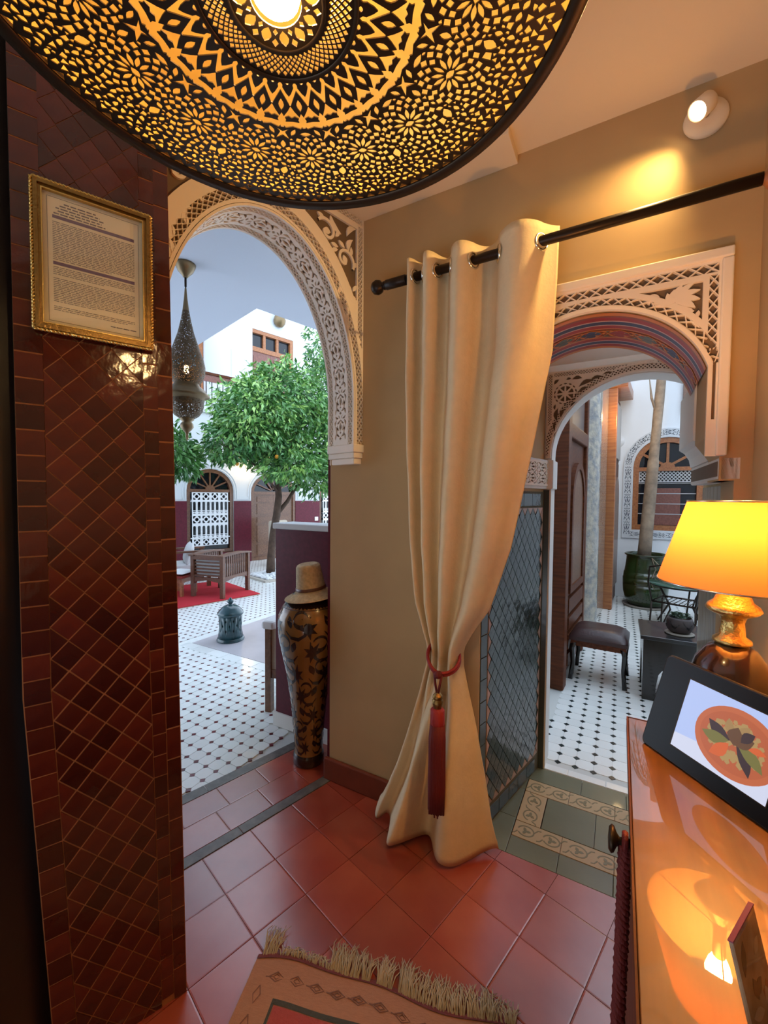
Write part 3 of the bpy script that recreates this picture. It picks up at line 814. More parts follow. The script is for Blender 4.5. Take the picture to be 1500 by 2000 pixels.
# painted wooden barrel under the arch
bnd = [(0, .022, 3), (.022, .034, 4), (.034, .058, 0), (.058, .064, 2), (.064, .088, 1), (.088, .093, 2), (.093, .116, 0), (.116, .122, 3), (.122, .188, 4), (.188, .194, 3),
       (.194, .216, 0), (.216, .221, 2), (.221, .242, 1), (.242, .247, 2), (.247, .268, 0), (.268, .285, 3)]
m_pr = M('painted_red', (.27, .022, .012), .42, coat=.12, coat_r=.2); m_pb = M('painted_blue', (.035, .042, .10), .42, coat=.12, coat_r=.2)
m_pl = M('painted_pale_line', (.50, .36, .34), .35); m_po = M('painted_orange', (.50, .18, .03), .42, coat=.12); m_pm = M('painted_brown_red', (.21, .055, .02), .42, coat=.12)
m_pg = M('painted_olive', (.075, .085, .05), .3)
vt = struct('trim_3', None, None, 'B', label='painted wooden barrel vault of the right doorway')
AV0 = R(17); AVS = PI - 2 * AV0
def fvault(a, u, d=0.):
    th = AV0 + AVS * a; k = .003 + .03 * u + d
    return (cB + (aBx - k) * cos(th), u, zB - .10 * u + (bBz - k) * sin(th))
mb = MB()
for u0, u1, mi in bnd: mb.grid(49, 2, lambda a, v: fvault(a, u0 + (u1 - u0) * v), mi)
part('painted_boards', mb, [m_pr, m_pb, m_pl, m_po, m_pm], vt)
mb = MB()
fV = lambda x, y, d: fvault(x, y, .0012 + d)
for i in range(9):
    c = (i + .5) / 9; hl = .042
    mi = (2, 1, 0)[i % 3]
    mb.prism([(c - hl, .155), (c - hl * .7, .135), (c, .126), (c + hl * .7, .135), (c + hl, .155), (c + hl * .7, .175), (c, .184), (c - hl * .7, .175)], 0, .0004, fn=fV, mi=mi)
    mb.ribbon([(c - hl, .155), (c - hl * .6, .133), (c, .127), (c + hl * .6, .133), (c + hl, .155), (c + hl * .6, .177), (c, .183), (c - hl * .6, .177), (c - hl, .155)], .0035, fV, 0, .0009, mi=3)
    for s in (-1, 1):
        mb.prism(tear(c + s * .017, .155, 0, .03, .016), 0, .0008, fn=fV, mi=3 if mi != 0 else 0)
        mb.prism(tear(c + s * .050, .135, .4 * s, .02, .010), 0, .0008, fn=fV, mi=3); mb.prism(tear(c + s * .050, .175, -.4 * s, .02, .010), 0, .0008, fn=fV, mi=0)
for k in range(72):
    c = (k + .5) / 72; ph = 2 * PI * k / 8
    mb.prism(tear(c, .155 + .021 * sin(ph), 1.2 * cos(ph), .014, .010), 0, .0010 + .0001 * (k % 3), fn=fV, mi=(3, 2, 3, 0)[k % 4])
for s in (-1, 1):
    mb.ribbon([(k / 160, .155 + s * .023 * sin(2 * PI * k / 160 * 9 + .5)) for k in range(161)], .0028, fV, 0, .0012, mi=3)
    mb.ribbon([(k / 160, .155 + s * .012 * cos(2 * PI * k / 160 * 18)) for k in range(161)], .0022, fV, 0, .0013, mi=0 if s > 0 else 3)
part('painted_medallions', mb, [m_pg, m_pb, m_pr, m_po], vt)

# --- passage: left lining with green tiles, right lining, ceiling
SPL_A = math.atan2(.965 - .81, .65)
FRq = fpt('B', .81, 0)
FR['G'] = (FRq, TB + PI / 2 - SPL_A)   # x runs into the passage, +y is behind the tiles (left)
GL = .662
wg = struct('wall_passage_left', MB().box(0, GL, .006, .20, 0, 2.3), m_wall, 'G', label='left lining of the passage, dark green tiles below white plaster')
part('tile_bed', MB().box(.004, GL, .0025, .006, 0, 1.53), m_ggrout, wg)
x0g, x1g, z0g, z1g = .075, GL - .02, .10, 1.445
nc, nr = 9, 17
wx, wz = (x1g - x0g) / nc, (z1g - z0g) / nr
g_ = .0013
gd = wall_tile('tile', [(wx / 2 - g_, 0), (0, wz / 2 - g_), (-wx / 2 + g_, 0), (0, -wz / 2 + g_)], m_gtile, .0045)
gpl = wall_tile('tile', [(0, -wz / 2 + g_), (wx * .42, 0), (0, wz / 2 - g_)], m_pinkt, .0042)
gpr = wall_tile('tile', [(0, -wz / 2 + g_), (0, wz / 2 - g_), (-wx * .42, 0)], m_pinkt, .0042)
gpt = wall_tile('tile', [(-wx / 2 + g_, 0), (0, -wz * .42), (wx / 2 - g_, 0)], m_pinkt, .0042)
gpb = wall_tile('tile', [(-wx / 2 + g_, 0), (wx / 2 - g_, 0), (0, wz * .42)], m_pinkt, .0042)
its = []
for j in range(2 * nr + 1):
    for i in range(2 * nc + 1):
        if (i + j) % 2 == 0: continue
        x, z = x0g + i * wx / 2, z0g + j * wz / 2
        me = gd
        if i == 0: me = gpl
        elif i == 2 * nc: me = gpr
        elif j == 0: me = gpb
        elif j == 2 * nr: me = gpt
        its.append((me, (x, .003, z), jit(.02)))
its.sort(key=lambda q: q[1][0])
put_tiles(wg, 'tile', None, its[:300])
mbt = {}
for me, loc, rot in its[300:]:
    b = mbt.setdefault(me.materials[0].name, (MB(), me.materials[0]))[0]
    E = Matrix.Translation(loc) @ Matrix.Rotation(rot[2], 4, 'Z') @ Matrix.Rotation(rot[0], 4, 'X')
    b.add([E @ v.co for v in me.vertices], [list(p.vertices) for p in me.polygons])
for b, mm in mbt.values(): stuff(part('far_tiles', b, mm, wg))
me_gb = wall_tile('border_tile', [(-.027, -.048), (.027, -.048), (.027, .048), (-.027, .048)], m_slateg, .0045)
me_gt = wall_tile('border_tile', [(-.049, -.032), (.049, -.032), (.049, .032), (-.049, .032)], m_slateg, .0045)
put_tiles(wg, 'border_tile', None, [(me_gb, (.038, .003, .06 + k * .0985), jit(.01)) for k in range(15)] + [(me_gt, (.055 + k * .1005, .003, 1.487), jit(.01)) for k in range(6)] + [(me_gt, (.055 + k * .1005, .003, .045), jit(.01)) for k in range(6)])
# carved impost band and plaster corbel
mb = MB(); mb.box(.0, GL + .01, -.016, .006, 1.545, 1.70); part('impost_band', mb, m_white, wg, bev=.004)
mb = MB(); fI = lambda x, y, d: (x, -.016 - d, y)
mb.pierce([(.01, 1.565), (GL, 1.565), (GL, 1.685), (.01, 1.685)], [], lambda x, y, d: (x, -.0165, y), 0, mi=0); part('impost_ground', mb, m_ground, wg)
H = []
for i in range(5): H += [[(x, 1.598 + (y - 1.598) * 1.0) for x, y in q] for q in arab(.02 + i * .126, .126, 1.598, .028)] + [q for q in arab(.02 + i * .126, .126, 1.654, .026)]
mb = MB(); mb.pierce([(.004, 1.56), (GL + .004, 1.56), (GL + .004, 1.69), (.004, 1.69)], H, lambda x, y, d: (x, -.022 + d, y), .0055); part('impost_relief', mb, m_stucco, wg)
m_lil = M('lilac_corbel_paint', (.50, .42, .52), .6)
mb = MB()
for k, (z, e) in enumerate(((1.76, .02), (1.80, .045), (1.85, .035), (1.90, .055))): mb.box(.02, .24, -e, .006, z - .025, z + .03)
part('corbel', mb, m_lil, wg, bev=.008)
wr = struct('wall_passage_right', MB().box(1.66, 1.86, .2, .70, 0, 2.3), m_wall, 'B')
part('jamb_block', MB().box(1.60, 1.66, .0, .62, 1.56, 1.64), m_white, wr, bev=.006)
part('jamb_carving', MB().box(1.598, 1.60, .02, .6, 1.575, 1.625), m_ground, wr)
mb = MB()
lp = [(1.552, 1.945), (1.552, 1.72), (1.572, 1.705), (1.590, 1.675), (1.597, 1.64), (1.67, 1.64), (1.67, 1.945)]
mb.prism(lp, .2, .62, fn=lambda x, y, d: (x, d, y)); part('scalloped_corbel', mb, m_white, wr)
part('tiled_jamb', MB().box(1.655, 1.66, .205, .69, 0, 1.55), M('rippled_pale_plaster', (.34, .28, .19), .35, var=.4, vscale=16., stretch=(1, 1, .12), bump=.8, bscale=20., coat=.3), wr)
struct('ceiling', MB().box(.6, 2.0, .285, .62, 2.19, 2.32), m_white, 'B', label='white ceiling of the passage')
struct('ceiling', MB().box(.0, 2.0, .2, .285, 2.20, 2.32), m_white, 'B', label='white strip above the painted vault')
# inner arch wall (its far side is the side court)
ci, ri, zi = 1.395, .40, 1.72
def arci(r, n=32): return [(ci + r * cos(PI * k / n), zi + r * .97 * sin(PI * k / n)) for k in range(n + 1)]
oi_ = [(.60, 0), (ci - ri, 0), (ci - ri, zi)] + arci(ri)[::-1][1:-1] + [(ci + ri, zi), (ci + ri, 0), (4.4, 0), (4.4, 3.6), (.60, 3.6)]
mb = MB(); mb.pierce(oi_, [], lambda x, y, d: (x, .655 + .14 * d, y), 1.0, gridpts(.7, 4.2, .2, 3.4, .3)); mb.pierce(oi_, [], lambda x, y, d: (x, .795, y), 0)
wi = struct('wall_inner_arch', mb, m_white, 'B', label='inner arch wall between passage and side court')
part('slate_jamb', MB().box(.94, ci - ri - .008, .645, .6545, 0, 1.54), m_slateg, wi)
part('impost_return', MB().box(.95, ci - ri + .012, .63, .80, 1.545, 1.70), m_white, wi, bev=.004)
xo_, zo_ = .965, 2.165
po = [(xo_, 1.71), (ci - ri - .006, 1.71)] + arci(ri + .006)[::-1][1:-1][:24] 
po = po + [(po[-1][0], zo_), (xo_, zo_)]
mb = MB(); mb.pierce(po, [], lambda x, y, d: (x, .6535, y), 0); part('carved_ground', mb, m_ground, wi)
H = []
fi = [(ci - (ri + .008) * cos(PI * k / 70), zi + (ri + .008) * .97 * sin(PI * k / 70)) for k in range(50)]
h, Li = bend_arc(fi, []); hh = [[(x, -y) for x, y in q] for q in lattice(.0, Li, .006, .036, .0022)]
h, _ = bend_arc(fi, hh); H += [q for q in h if all(p[0] < po[-3][0] - .01 and p[1] < zo_ - .004 for p in q)]
for q in lattice(0, .44, 0, .024, .002):
    q2 = [(xo_ + .004 + y, 1.715 + x) for x, y in q]
    if all(math.hypot(p[0] - ci, (p[1] - zi) / .97) > ri + .046 for p in q2): H.append(q2)
for q in lattice(0, .48, 0, .024, .002):
    q2 = [(xo_ + .03 + x, zo_ - .030 + y) for x, y in q]
    if all(math.hypot(p[0] - ci, (p[1] - zi) / .97) > ri + .046 for p in q2) and all(p[0] < po[-3][0] - .01 for p in q2): H.append(q2)
# spoked roundel, buds and leaves between
rc, rz_ = 1.055, 2.045
for k in range(8):
    a0, a1 = 2 * PI * k / 8 + .09, 2 * PI * (k + 1) / 8 - .09
    H.append([(rc + .012 * cos((a0 + a1) / 2), rz_ + .012 * sin((a0 + a1) / 2))] + [(rc + .040 * cos(a0 + (a1 - a0) * q / 4), rz_ + .040 * sin(a0 + (a1 - a0) * q / 4)) for q in range(5)])
for k in range(14):
    a = 2 * PI * (k + .5) / 14; H.append(tear(rc + .052 * cos(a), rz_ + .052 * sin(a), a + PI / 2, .019, .008, 3))
for (x, z, a, l, w) in ((1.02, 1.94, 1.5, .07, .022), (1.045, 1.945, 1.2, .05, .02), (1.012, 1.88, 1.5, .06, .014), (1.012, 1.83, 1.55, .04, .01), (1.155, 2.085, .35, .08, .024), (1.14, 2.055, .5, .05, .018),
                        (1.20, 2.105, .2, .06, .018), (1.11, 2.115, 0, .05, .02), (1.25, 2.122, .1, .05, .012), (1.095, 1.985, .8, .04, .012), (1.012, 2.11, .8, .035, .018), (1.07, 2.118, .1, .025, .014), (1.008, 1.98, 1.5, .03, .012)):
    H.append(tear(x, z, a, l, w, bend=.3))
mb = MB(); mb.pierce(po, H, lambda x, y, d: (x, .642 + d, y), .0115); part('pierced_spandrel', mb, m_stucco, wi)
# ============================================================ THINGS IN THE RECEPTION
# ---- pierced brass pendant
PR = .364
pd = thing('pendant_lamp', 'large round pierced brass pendant lamp with a dark rim hanging overhead', 'lamp', 'W', (-.13, .502, 2.083))
def polar_holes():
    H = []; cen = []           # cen: (r, angle, radius) of what is already placed, per 1/16 sector
    NS = 16; SEC = 2 * PI / NS
    base = []
    def put(poly): base.append(poly)
    def P2(r, a): return (r * cos(a), r * sin(a))
    def loc(cr, ca, pts): # local x radial outwards, y tangential
        return [(cr * cos(ca) + x * cos(ca) - y * sin(ca), cr * sin(ca) + x * sin(ca) + y * cos(ca)) for x, y in pts]
    # rosette
    R0 = .232
    for k in range(12): a = 2 * PI * k / 12; put(loc(R0, 0, tear(.0165 * cos(a), .0165 * sin(a), a, .019, .0066, 4)))
    for k in range(16): a = 2 * PI * (k + .5) / 16; put(loc(R0, 0, quad(.0305 * cos(a), .0305 * sin(a), a, .0105, .0100)))
    for k in range(18): a = 2 * PI * k / 18; put(loc(R0, 0, quad(.0395 * cos(a), .0395 * sin(a), a, .0105, .0115)))
    # arrow heads, hearts and bars near the middle: two per sector
    for hfs in range(2):
        ca = (hfs - .5) * SEC / 2
        put(loc(.118, ca, [(-.016, .0085), (-.004, .003), (.0, 0), (-.004, -.003), (-.016, -.0085), (-.011, -.0105), (.012, -.001), (.012, .001), (-.011, .0105)]))
        put(loc(.098, ca, tear(0, 0, PI / 2, .006, .005, 3)))
        put(loc(.147, ca, [(-.011, 0), (-.004, .004), (.004, .010), (.007, .0105), (.004, .004), (.0065, 0), (.004, -.004), (.007, -.0105), (.004, -.010), (-.004, -.004)]))
        put(loc(.166, ca, [(-.004, .0125), (.001, .0135), (.006, .010), (.003, 0), (.006, -.010), (.001, -.0135), (-.004, -.0125), (-.005, 0)]))
        cb = ca + SEC / 4
        put(loc(.133, cb, tear(0, 0, 0, .017, .007, 4))); put(loc(.103, cb, tear(0, 0, 0, .010, .006, 3)))
        put(loc(.158, cb, [(-.010, .0), (.0, .0055), (.012, .002), (.012, -.002), (.0, -.0055)]))
    put(loc(.183, 0, tear(0, 0, PI / 2, .020, .008, 4)))
    put(loc(.186, SEC / 2, [(-.012, .010), (-.004, .004), (.010, .0115), (.002, 0), (.010, -.0115), (-.004, -.004), (-.012, -.010), (-.006, 0)]))
    put(loc(.206, SEC / 2, tear(0, 0, 0, .017, .009, 4)))
    put(loc(.181, SEC * .27, tear(0, 0, .5, .016, .007, 4))); put(loc(.181, -SEC * .27, tear(0, 0, -.5, .016, .007, 4)))
    # edge row
    for k in range(6):
        ca = (k - 2.5) * SEC / 6; put(loc(.3385, ca, [(-.005, 0), (.0045, .0085), (.0045, -.0085)]))
    # fill the rest with small leaves
    occ = []
    for q in base:
        cx = sum(p[0] for p in q) / len(q); cy = sum(p[1] for p in q) / len(q)
        occ.append((math.hypot(cx, cy), math.atan2(cy, cx), max(math.hypot(p[0] - cx, p[1] - cy) for p in q)))
    rs = random.Random(3); fill = []
    def clear(r, a, rad):
        for (r2, a2, d2) in occ:
            da = (a - a2 + SEC / 2) % SEC - SEC / 2
            if math.hypot(r - r2, .5 * (r + r2) * da) < (rad + d2) * .80 + .0009: return False
        return True
    for rad, tries in ((.0105, 900), (.0080, 2500), (.0060, 5000), (.0044, 6000), (.0032, 6000)):
        for _ in range(tries):
            r = math.sqrt(rs.uniform(.172 ** 2, .333 ** 2)); a = rs.uniform(-SEC / 2, SEC / 2)
            if (r > .272 and rad > .0062) or not clear(r, a, rad): continue
            occ.append((r, a, rad)); s = rs.random()
            an = rs.uniform(0, PI)
            if s < .5: p = tear(0, 0, an, rad * 2, rad * 1.25, 4, bend=rs.uniform(-.5, .5))
            elif s < .8: p = [(rad * .92 * cos(an + t), rad * .92 * sin(an + t)) for t in (0, 1.3, 2.5, 4.1)]
            else: p = [(rad * 1.05 * cos(an + t), rad * 1.05 * sin(an + t)) for t in (0, 2.0, 3.9)]
            fill.append(loc(r, a, p))
    def grow(q):
        cx = sum(p[0] for p in q) / len(q); cy = sum(p[1] for p in q) / len(q)
        k = 1.16 if .095 < math.hypot(cx, cy) < .172 else 1.0
        return [(cx + (x - cx) * k, cy + (y - cy) * k) for x, y in q]
    base = [grow(q) for q in base]
    base += fill
    for k in range(NS):
        c, s = cos(k * SEC), sin(k * SEC)
        for q in base: H.append([(x * c - y * s, x * s + y * c) for x, y in q])
    # fine crossed mesh round the middle
    for k in range(12):
        a = 2 * PI * k / 12
        H.append(tear(.0415 * cos(a), .0415 * sin(a), a, .018, .0125, 4)); a += PI / 12
        H.append(quad(.0475 * cos(a), .0475 * sin(a), a, .010, .0085)); H.append(quad(.0350 * cos(a), .0350 * sin(a), a, .008, .0060))
    n = 60; rows = [.060 * (.0895 / .060) ** (j / 7) for j in range(8)]
    for j in range(1, 7):
        for k in range(n):
            a = (k + .5 * (j % 2)) * 2 * PI / n
            da = PI / n * .74; dr0, dr1 = rows[j] - rows[j - 1], rows[j + 1] - rows[j]
            H.append([P2(rows[j] - dr0 * .74, a), P2(rows[j], a + da), P2(rows[j] + dr1 * .74, a), P2(rows[j], a - da)])
    return H
PH = polar_holes()
mb = MB()
circ = lambda r, n: [(r * cos(2 * PI * k / n), r * sin(2 * PI * k / n)) for k in range(n)]
dome = lambda x, y: .012 * (1 - (x * x + y * y) / PR ** 2)
mb.pierce(circ(PR - .004, 128), PH + [circ(.0295, 32)], lambda x, y, d: (x, y, d - dome(x, y)), .0016, gridpts(-.36, .36, -.36, .36, .03))
part('pierced_plate', mb, m_bronze, pd)
mb = MB(); mb.lathe([(PR - .020, -.002), (PR - .019, -.0045), (PR - .002, -.006), (PR + .001, .0), (PR, .022), (PR - .004, .022), (PR - .005, .003), (PR - .020, .001)], 96, cap=False); part('rim', mb, m_bronze, pd)
mb = MB(); mb.lathe([(PR - .004, .020), (PR * .93, .055), (PR * .78, .10), (PR * .56, .145), (PR * .30, .175), (.05, .19), (.0, .192)], 64, cap=False)
mb.lathe([(PR - .006, .020), (PR * .93 - .003, .053), (PR * .78 - .003, .097), (PR * .56 - .002, .142), (PR * .30 - .001, .172), (.05, .187), (.0, .189)][::-1], 64, cap=False)
part('brass_dome', mb, m_brass, pd)
mb = MB(); mb.lathe([(.0530, -.014), (.0575, -.016), (.0585, -.0125), (.0545, -.010)], 48, cap=False); part('inner_ring', mb, m_bronze, pd); mb = MB()
mb.lathe([(.0905, -.0125), (.094, -.0155), (.0965, -.0125)], 64, cap=False); part('inner_ring', mb, m_bronze, pd)
mb = MB(); mb.lathe([(.0, -.022), (.016, -.019), (.027, -.007), (.031, .008), (.027, .026), (.016, .045), (.013, .06)], 20); part('bulb', mb, m_bulb, pd)
mb = MB(); mb.lathe([(.017, .055), (.019, .06), (.019, .10), (.012, .12), (.012, .19)], 16); part('lamp_holder', mb, m_goldd, pd)
mb = MB(); mb.tube([(0, 0, .19), (0, 0, zc - 2.083 - .03)], .006); part('hanging_rod', mb, m_bronze, pd)
mb = MB(); mb.lathe([(.055, zc - 2.083 - .001), (.055, zc - 2.083 - .012), (.02, zc - 2.083 - .035), (.0, zc - 2.083 - .036)], 24, cap=False); part('ceiling_rose', mb, m_goldd, pd)

# ---- wall spotlight
sp = thing('wall_spotlight', 'round wall spotlight with a lit bulb above the curtain rod', 'lamp', 'B', (1.53, 0, 2.742))
T_ = Matrix.Rotation(R(90), 4, 'X')
mb = MB(); mb.lathe([(.0, 0), (.060, 0), (.062, .004), (.058, .012), (.03, .016), (.0, .016)], 36, T=T_); part('backplate', mb, m_ceil, sp)
aim = (Vector((-.60, -.42, -.68))).normalized(); qt = aim.to_track_quat('Z', 'Y').to_matrix().to_4x4()
T2 = Matrix.Translation((-.012, -.046, .012)) @ qt
mb = MB(); mb.lathe([(.0, -.036), (.020, -.034), (.030, -.02), (.031, .030), (.028, .030), (.027, .010), (.010, -.008), (.0, -.008)], 28, T=T2); part('lamp_head', mb, m_ceil, sp)
mb = MB(); mb.tube([(0, -.012, 0), (0, -.036, .004)], .008); part('swivel_arm', mb, m_steel, sp)
mb = MB(); mb.lathe([(.0, .022), (.012, .019), (.018, .012), (.016, .004), (.0, .0)], 16, T=T2); part('bulb', mb, m_spotb, sp)
ls = light('spotlight_beam', 'SPOT', fpt('B', 1.53 + T2.translation.x + aim.x * .036, aim.y * .036 - .04, 2.75 + aim.z * .036), P_SPOT, (1, .62, .23), .02,
           aim=fpt('B', 1.53 + aim.x, -.04 + aim.y, 2.75 + aim.z), spot=R(120), blend=.7)

# ---- curtain rod, curtain, tassel
RZ, RU = 2.425, -.12
rd = thing('curtain_rod', 'dark iron curtain rod with a ball finial under the spotlight', 'rod', 'B', (0, 0, 0))
mb = MB(); mb.tube([(.40, RU, RZ), (1.655, RU, RZ + .006)], .0180, 16); part('rod', mb, m_iron, rd)
mb = MB(); Tf = Matrix.Translation((.40, RU, RZ)) @ Matrix.Rotation(R(-90), 4, 'Y')
mb.lathe([(.0185, -.10), (.021, -.098), (.021, -.004), (.015, .0), (.018, .004), (.018, .010), (.012, .013), (.015, .018), (.026, .026), (.031, .043), (.026, .060), (.014, .070), (.0, .073)], 20, T=Tf); part('finial', mb, m_iron, rd)
mb = MB(); Tf = Matrix.Translation((1.684, RU, RZ + .006)) @ Matrix.Rotation(R(-90), 4, 'Y')
mb.lathe([(.0, .0), (.034, .0), (.036, .006), (.030, .016), (.018, .024), (.016, .034), (.013, .034)], 24, T=Tf); lab(part('end_flange', mb, m_woodor, rd), 'orange wooden end flange')
mb = MB(); mb.tube([(.52, -.001, RZ - .03), (.52, -.06, RZ - .03), (.52, RU, RZ - .012)], .006); part('bracket', mb, m_iron, rd)

cu = thing('curtain', 'cream eyelet curtain gathered by a red tassel between the two doorways', 'curtain', 'B', (0, 0, 0))
zs = [2.50, 2.30, 2.05, 1.65, 1.30, 1.05, .93, .87, .80, .66, .50, .30, .14, .03]
Ls = [.512, .512, .512, .522, .540, .572, .612, .634, .630, .590, .540, .470, .400, .345]
Rs = [1.100, 1.095, 1.085, 1.015, .950, .875, .800, .770, .772, .800, .830, .862, .888, .915]
Us = [-.12, -.12, -.12, -.12, -.122, -.127, -.13, -.13, -.13, -.128, -.125, -.122, -.12, -.118]
Am = [.050, .050, .050, .048, .044, .038, .034, .032, .034, .040, .050, .062, .070, .074]
zi_ = np.array(zs[::-1]); itp = lambda z, a: float(np.interp(z, zi_, np.array(a[::-1])))
FX = np.array([0, .27, .54, .82, 1.0]); FK = np.array([0, .115, .27, .60, 1.0])
def curt(u, v):
    z = 2.492 + (.022 - 2.492) * v
    Lt, Rt = itp(z, Ls), itp(z, Rs)
    ph = u * 4.0
    k = float(np.interp(u, FX, FK)) * .55 + .45 * u ** 1.55      # folds get wider towards the right
    q = sin(2 * PI * 3.66 * u + .12)
    q = math.copysign(abs(q) ** .85, q)
    if z < .87:   # below the tie the folds open into fewer, broader ones
        f = min(1, (.87 - z) / .5); q = q * (1 - f) + f * sin(2 * PI * 2.72 * u ** 1.15 + .25)
    wide = .62 + .55 * u
    am = itp(z, Am) * wide
    w = Lt + k * (Rt - Lt)
    depth = itp(z, Us) - am * q
    if z < .80:   # the skirt swings out over the floor in the middle
        f = min(1, (.80 - z) / .75); depth += -.065 * f * sin(PI * min(1, max(0, (u - .18) / .72))) + .085 * f * max(0, .28 - u) / .28
    depth += .004 * sin(15 * z + 9 * u) * sin(7 * z) + .002 * sin(31 * u + 5 * z)
    zz = z + (.010 * sin(2 * PI * ph + 1.0) if v > .985 else 0)
    return (w, min(depth, -.006 if z > .12 else -.024), max(zz, .006))
mb = MB(); mb.grid(161, 90, curt); o = part('cloth', mb, m_fabric, cu)
so = o.modifiers.new('thick', 'SOLIDIFY'); so.thickness = .0035
# nickel eyelets where the cloth crosses the rod
vv = (2.492 - RZ) / (2.492 - .022); us_ = [k / 600 for k in range(1, 600)]
for ua, ub in zip(us_, us_[1:]):
    if (curt(ua, vv)[1] - RU) * (curt(ub, vv)[1] - RU) > 0: continue
    u = ua
    c0 = Vector(curt(u, vv)); c1 = Vector(curt(u + .006, vv)); t = (c1 - c0); t.z = 0; t.normalize()
    nv = Vector((-t.y, t.x, 0)); nv = -nv if nv.y > 0 else nv
    Q = Matrix.Translation(Vector((c0.x, RU, RZ)) + nv * .002) @ nv.to_track_quat('Z', 'Y').to_matrix().to_4x4()
    mb = MB(); mb.tube([Q @ Vector((.0285 * cos(a), .0285 * sin(a), 0)) for a in [2 * PI * q / 24 for q in range(24)]], .0055, 8, closed=True)
    part('eyelet', mb, m_steel, cu)

ts = thing('tassel_tieback', 'dark red tassel tieback with a brass cap round the cream curtain', 'tassel', 'B', (.715, -.215, .80))
mb = MB(); ell = [Vector((-.012 + .090 * cos(a), .085 + .092 * sin(a), .035 + .03 * sin(a * 1.0) + .02 * cos(a))) for a in [2 * PI * k / 32 for k in range(32)]]
ell2 = []
for k in range(33):   # from the knot round the left, the back and the right of the gathered cloth
    a = -PI / 2 - 2 * PI * k / 32
    cx_ = cos(a); sy_ = (sin(a) + 1) / 2
    ell2.append(Vector((-.008 + .064 * cx_, -.016 + .150 * sy_, .008 + .075 * sy_ ** .8 - .020 * cx_)))
mb.tube(ell2, .0065, 8); mb.tube([p + Vector((0, .004, -.011)) for p in ell2], .0055, 8); part('cord_loop', mb, m_redcordb, ts)
mb = MB(); mb.tube([(-.016, -.020, .004), (-.010, -.024, -.035), (-.003, -.022, -.072)], .005, 8); mb.tube([(.016, -.020, .002), (.010, -.024, -.035), (.003, -.022, -.072)], .005, 8)
mb.lathe([(.0, .016), (.013, .012), (.018, .0), (.013, -.012), (.0, -.016)], 14, c=(0, -.02, .0)); part('knot', mb, m_redcord, ts)
mb = MB(); mb.lathe([(.0, -.062), (.005, -.062), (.006, -.070), (.012, -.074), (.019, -.082), (.021, -.090), (.018, -.094), (.018, -.098), (.022, -.103), (.020, -.118), (.016, -.128), (.016, -.140)], 22, c=(0, -.02, 0), cap=False); part('brass_cap', mb, m_goldd, ts)
mb = MB(); mb.lathe([(.0, -.130), (.020, -.132), (.028, -.140), (.029, -.190), (.027, -.205), (.0, -.206)], 26, c=(0, -.02, 0)); lab(part('tassel_head', mb, m_redcordb, ts), 'bright red bound head of the tassel')
mb = MB(); nst = 44
for ring, rr in ((nst, .031), (26, .020)):
    for k in range(ring):
        a = 2 * PI * k / ring; j = random.uniform(.94, 1.05)
        mb.tube([(.026 * cos(a), -.02 + .026 * sin(a), -.196), (rr * j * cos(a), -.02 + rr * j * sin(a), -.26), (rr * 1.02 * cos(a), -.02 + rr * 1.02 * sin(a), -.45), (rr * .98 * j * cos(a), -.02 + rr * .98 * j * sin(a), -.548 + random.uniform(-.012, .012))], .0032, 5)
part('tassel_skirt', mb, m_redcord, ts)

# ---- framed notice on the pillar
fx0, fx1, fz0, fz1 = -.318, -.073, 1.890, 2.240
nt_ = thing('framed_notice', 'gold framed printed notice hanging on the dark red tiled pillar', 'picture', 'P', ((fx0 + fx1) / 2, -.008, (fz0 + fz1) / 2))
w2, h2 = (fx1 - fx0) / 2, (fz1 - fz0) / 2
mb = MB()
for (i0, i1, y0, y1) in ((.003, .011, -.018, 0), (.011, .017, -.012, 0)):
    mb.box(-w2 + i0, w2 - i0, y0, y1, h2 - i1, h2 - i0); mb.box(-w2 + i0, w2 - i0, y0, y1, -h2 + i0, -h2 + i1)
    mb.box(-w2 + i0, -w2 + i1, y0, y1, -h2 + i1, h2 - i1); mb.box(w2 - i1, w2 - i0, y0, y1, -h2 + i1, h2 - i1)
part('frame', mb, m_goldd, nt_)
mb = MB()
def rope(p, q, r=.0045, pitch=.016):
    p, q = Vector(p), Vector(q); L = (q - p).length; n = int(L / pitch * 6); d = (q - p) / n
    x = d.normalized(); y = Vector((0, 1, 0)); z = x.cross(y)
    for s in (0, PI):
        mb.tube([p + d * k + (y * cos(2 * PI * k / 6 + s) + z * sin(2 * PI * k / 6 + s)) * r * .55 for k in range(n + 1)], r * .62, 5)
for a, b in (((-w2, -.012, -h2), (-w2, -.012, h2)), ((w2, -.012, -h2), (w2, -.012, h2)), ((-w2, -.012, h2), (w2, -.012, h2)), ((-w2, -.012, -h2), (w2, -.012, -h2))): rope(a, b)
part('rope_moulding', mb, m_gold, nt_)
mb = MB()
for (i0, i1, y0, y1) in ((.017, .0195, -.014, 0),):
    mb.box(-w2 + i0, w2 - i0, y0, y1, h2 - i1, h2 - i0); mb.box(-w2 + i0, w2 - i0, y0, y1, -h2 + i0, -h2 + i1)
    mb.box(-w2 + i0, -w2 + i1, y0, y1, -h2 + i1, h2 - i1); mb.box(w2 - i1, w2 - i0, y0, y1, -h2 + i1, h2 - i1)
part('inner_moulding', mb, m_gold, nt_)
pp = part('paper', MB().box(-w2 + .012, w2 - .012, -.004, -.0005, -h2 + .012, h2 - .012), m_paper, nt_)
mb = MB(); rn = random.Random(11)
pw, ph_ = w2 - .038, h2 - .03
def ink(b, x0, x1, z, hgt): b.box(x0, x1, -.0046, -.0041, z, z + hgt)
z = ph_ - .010
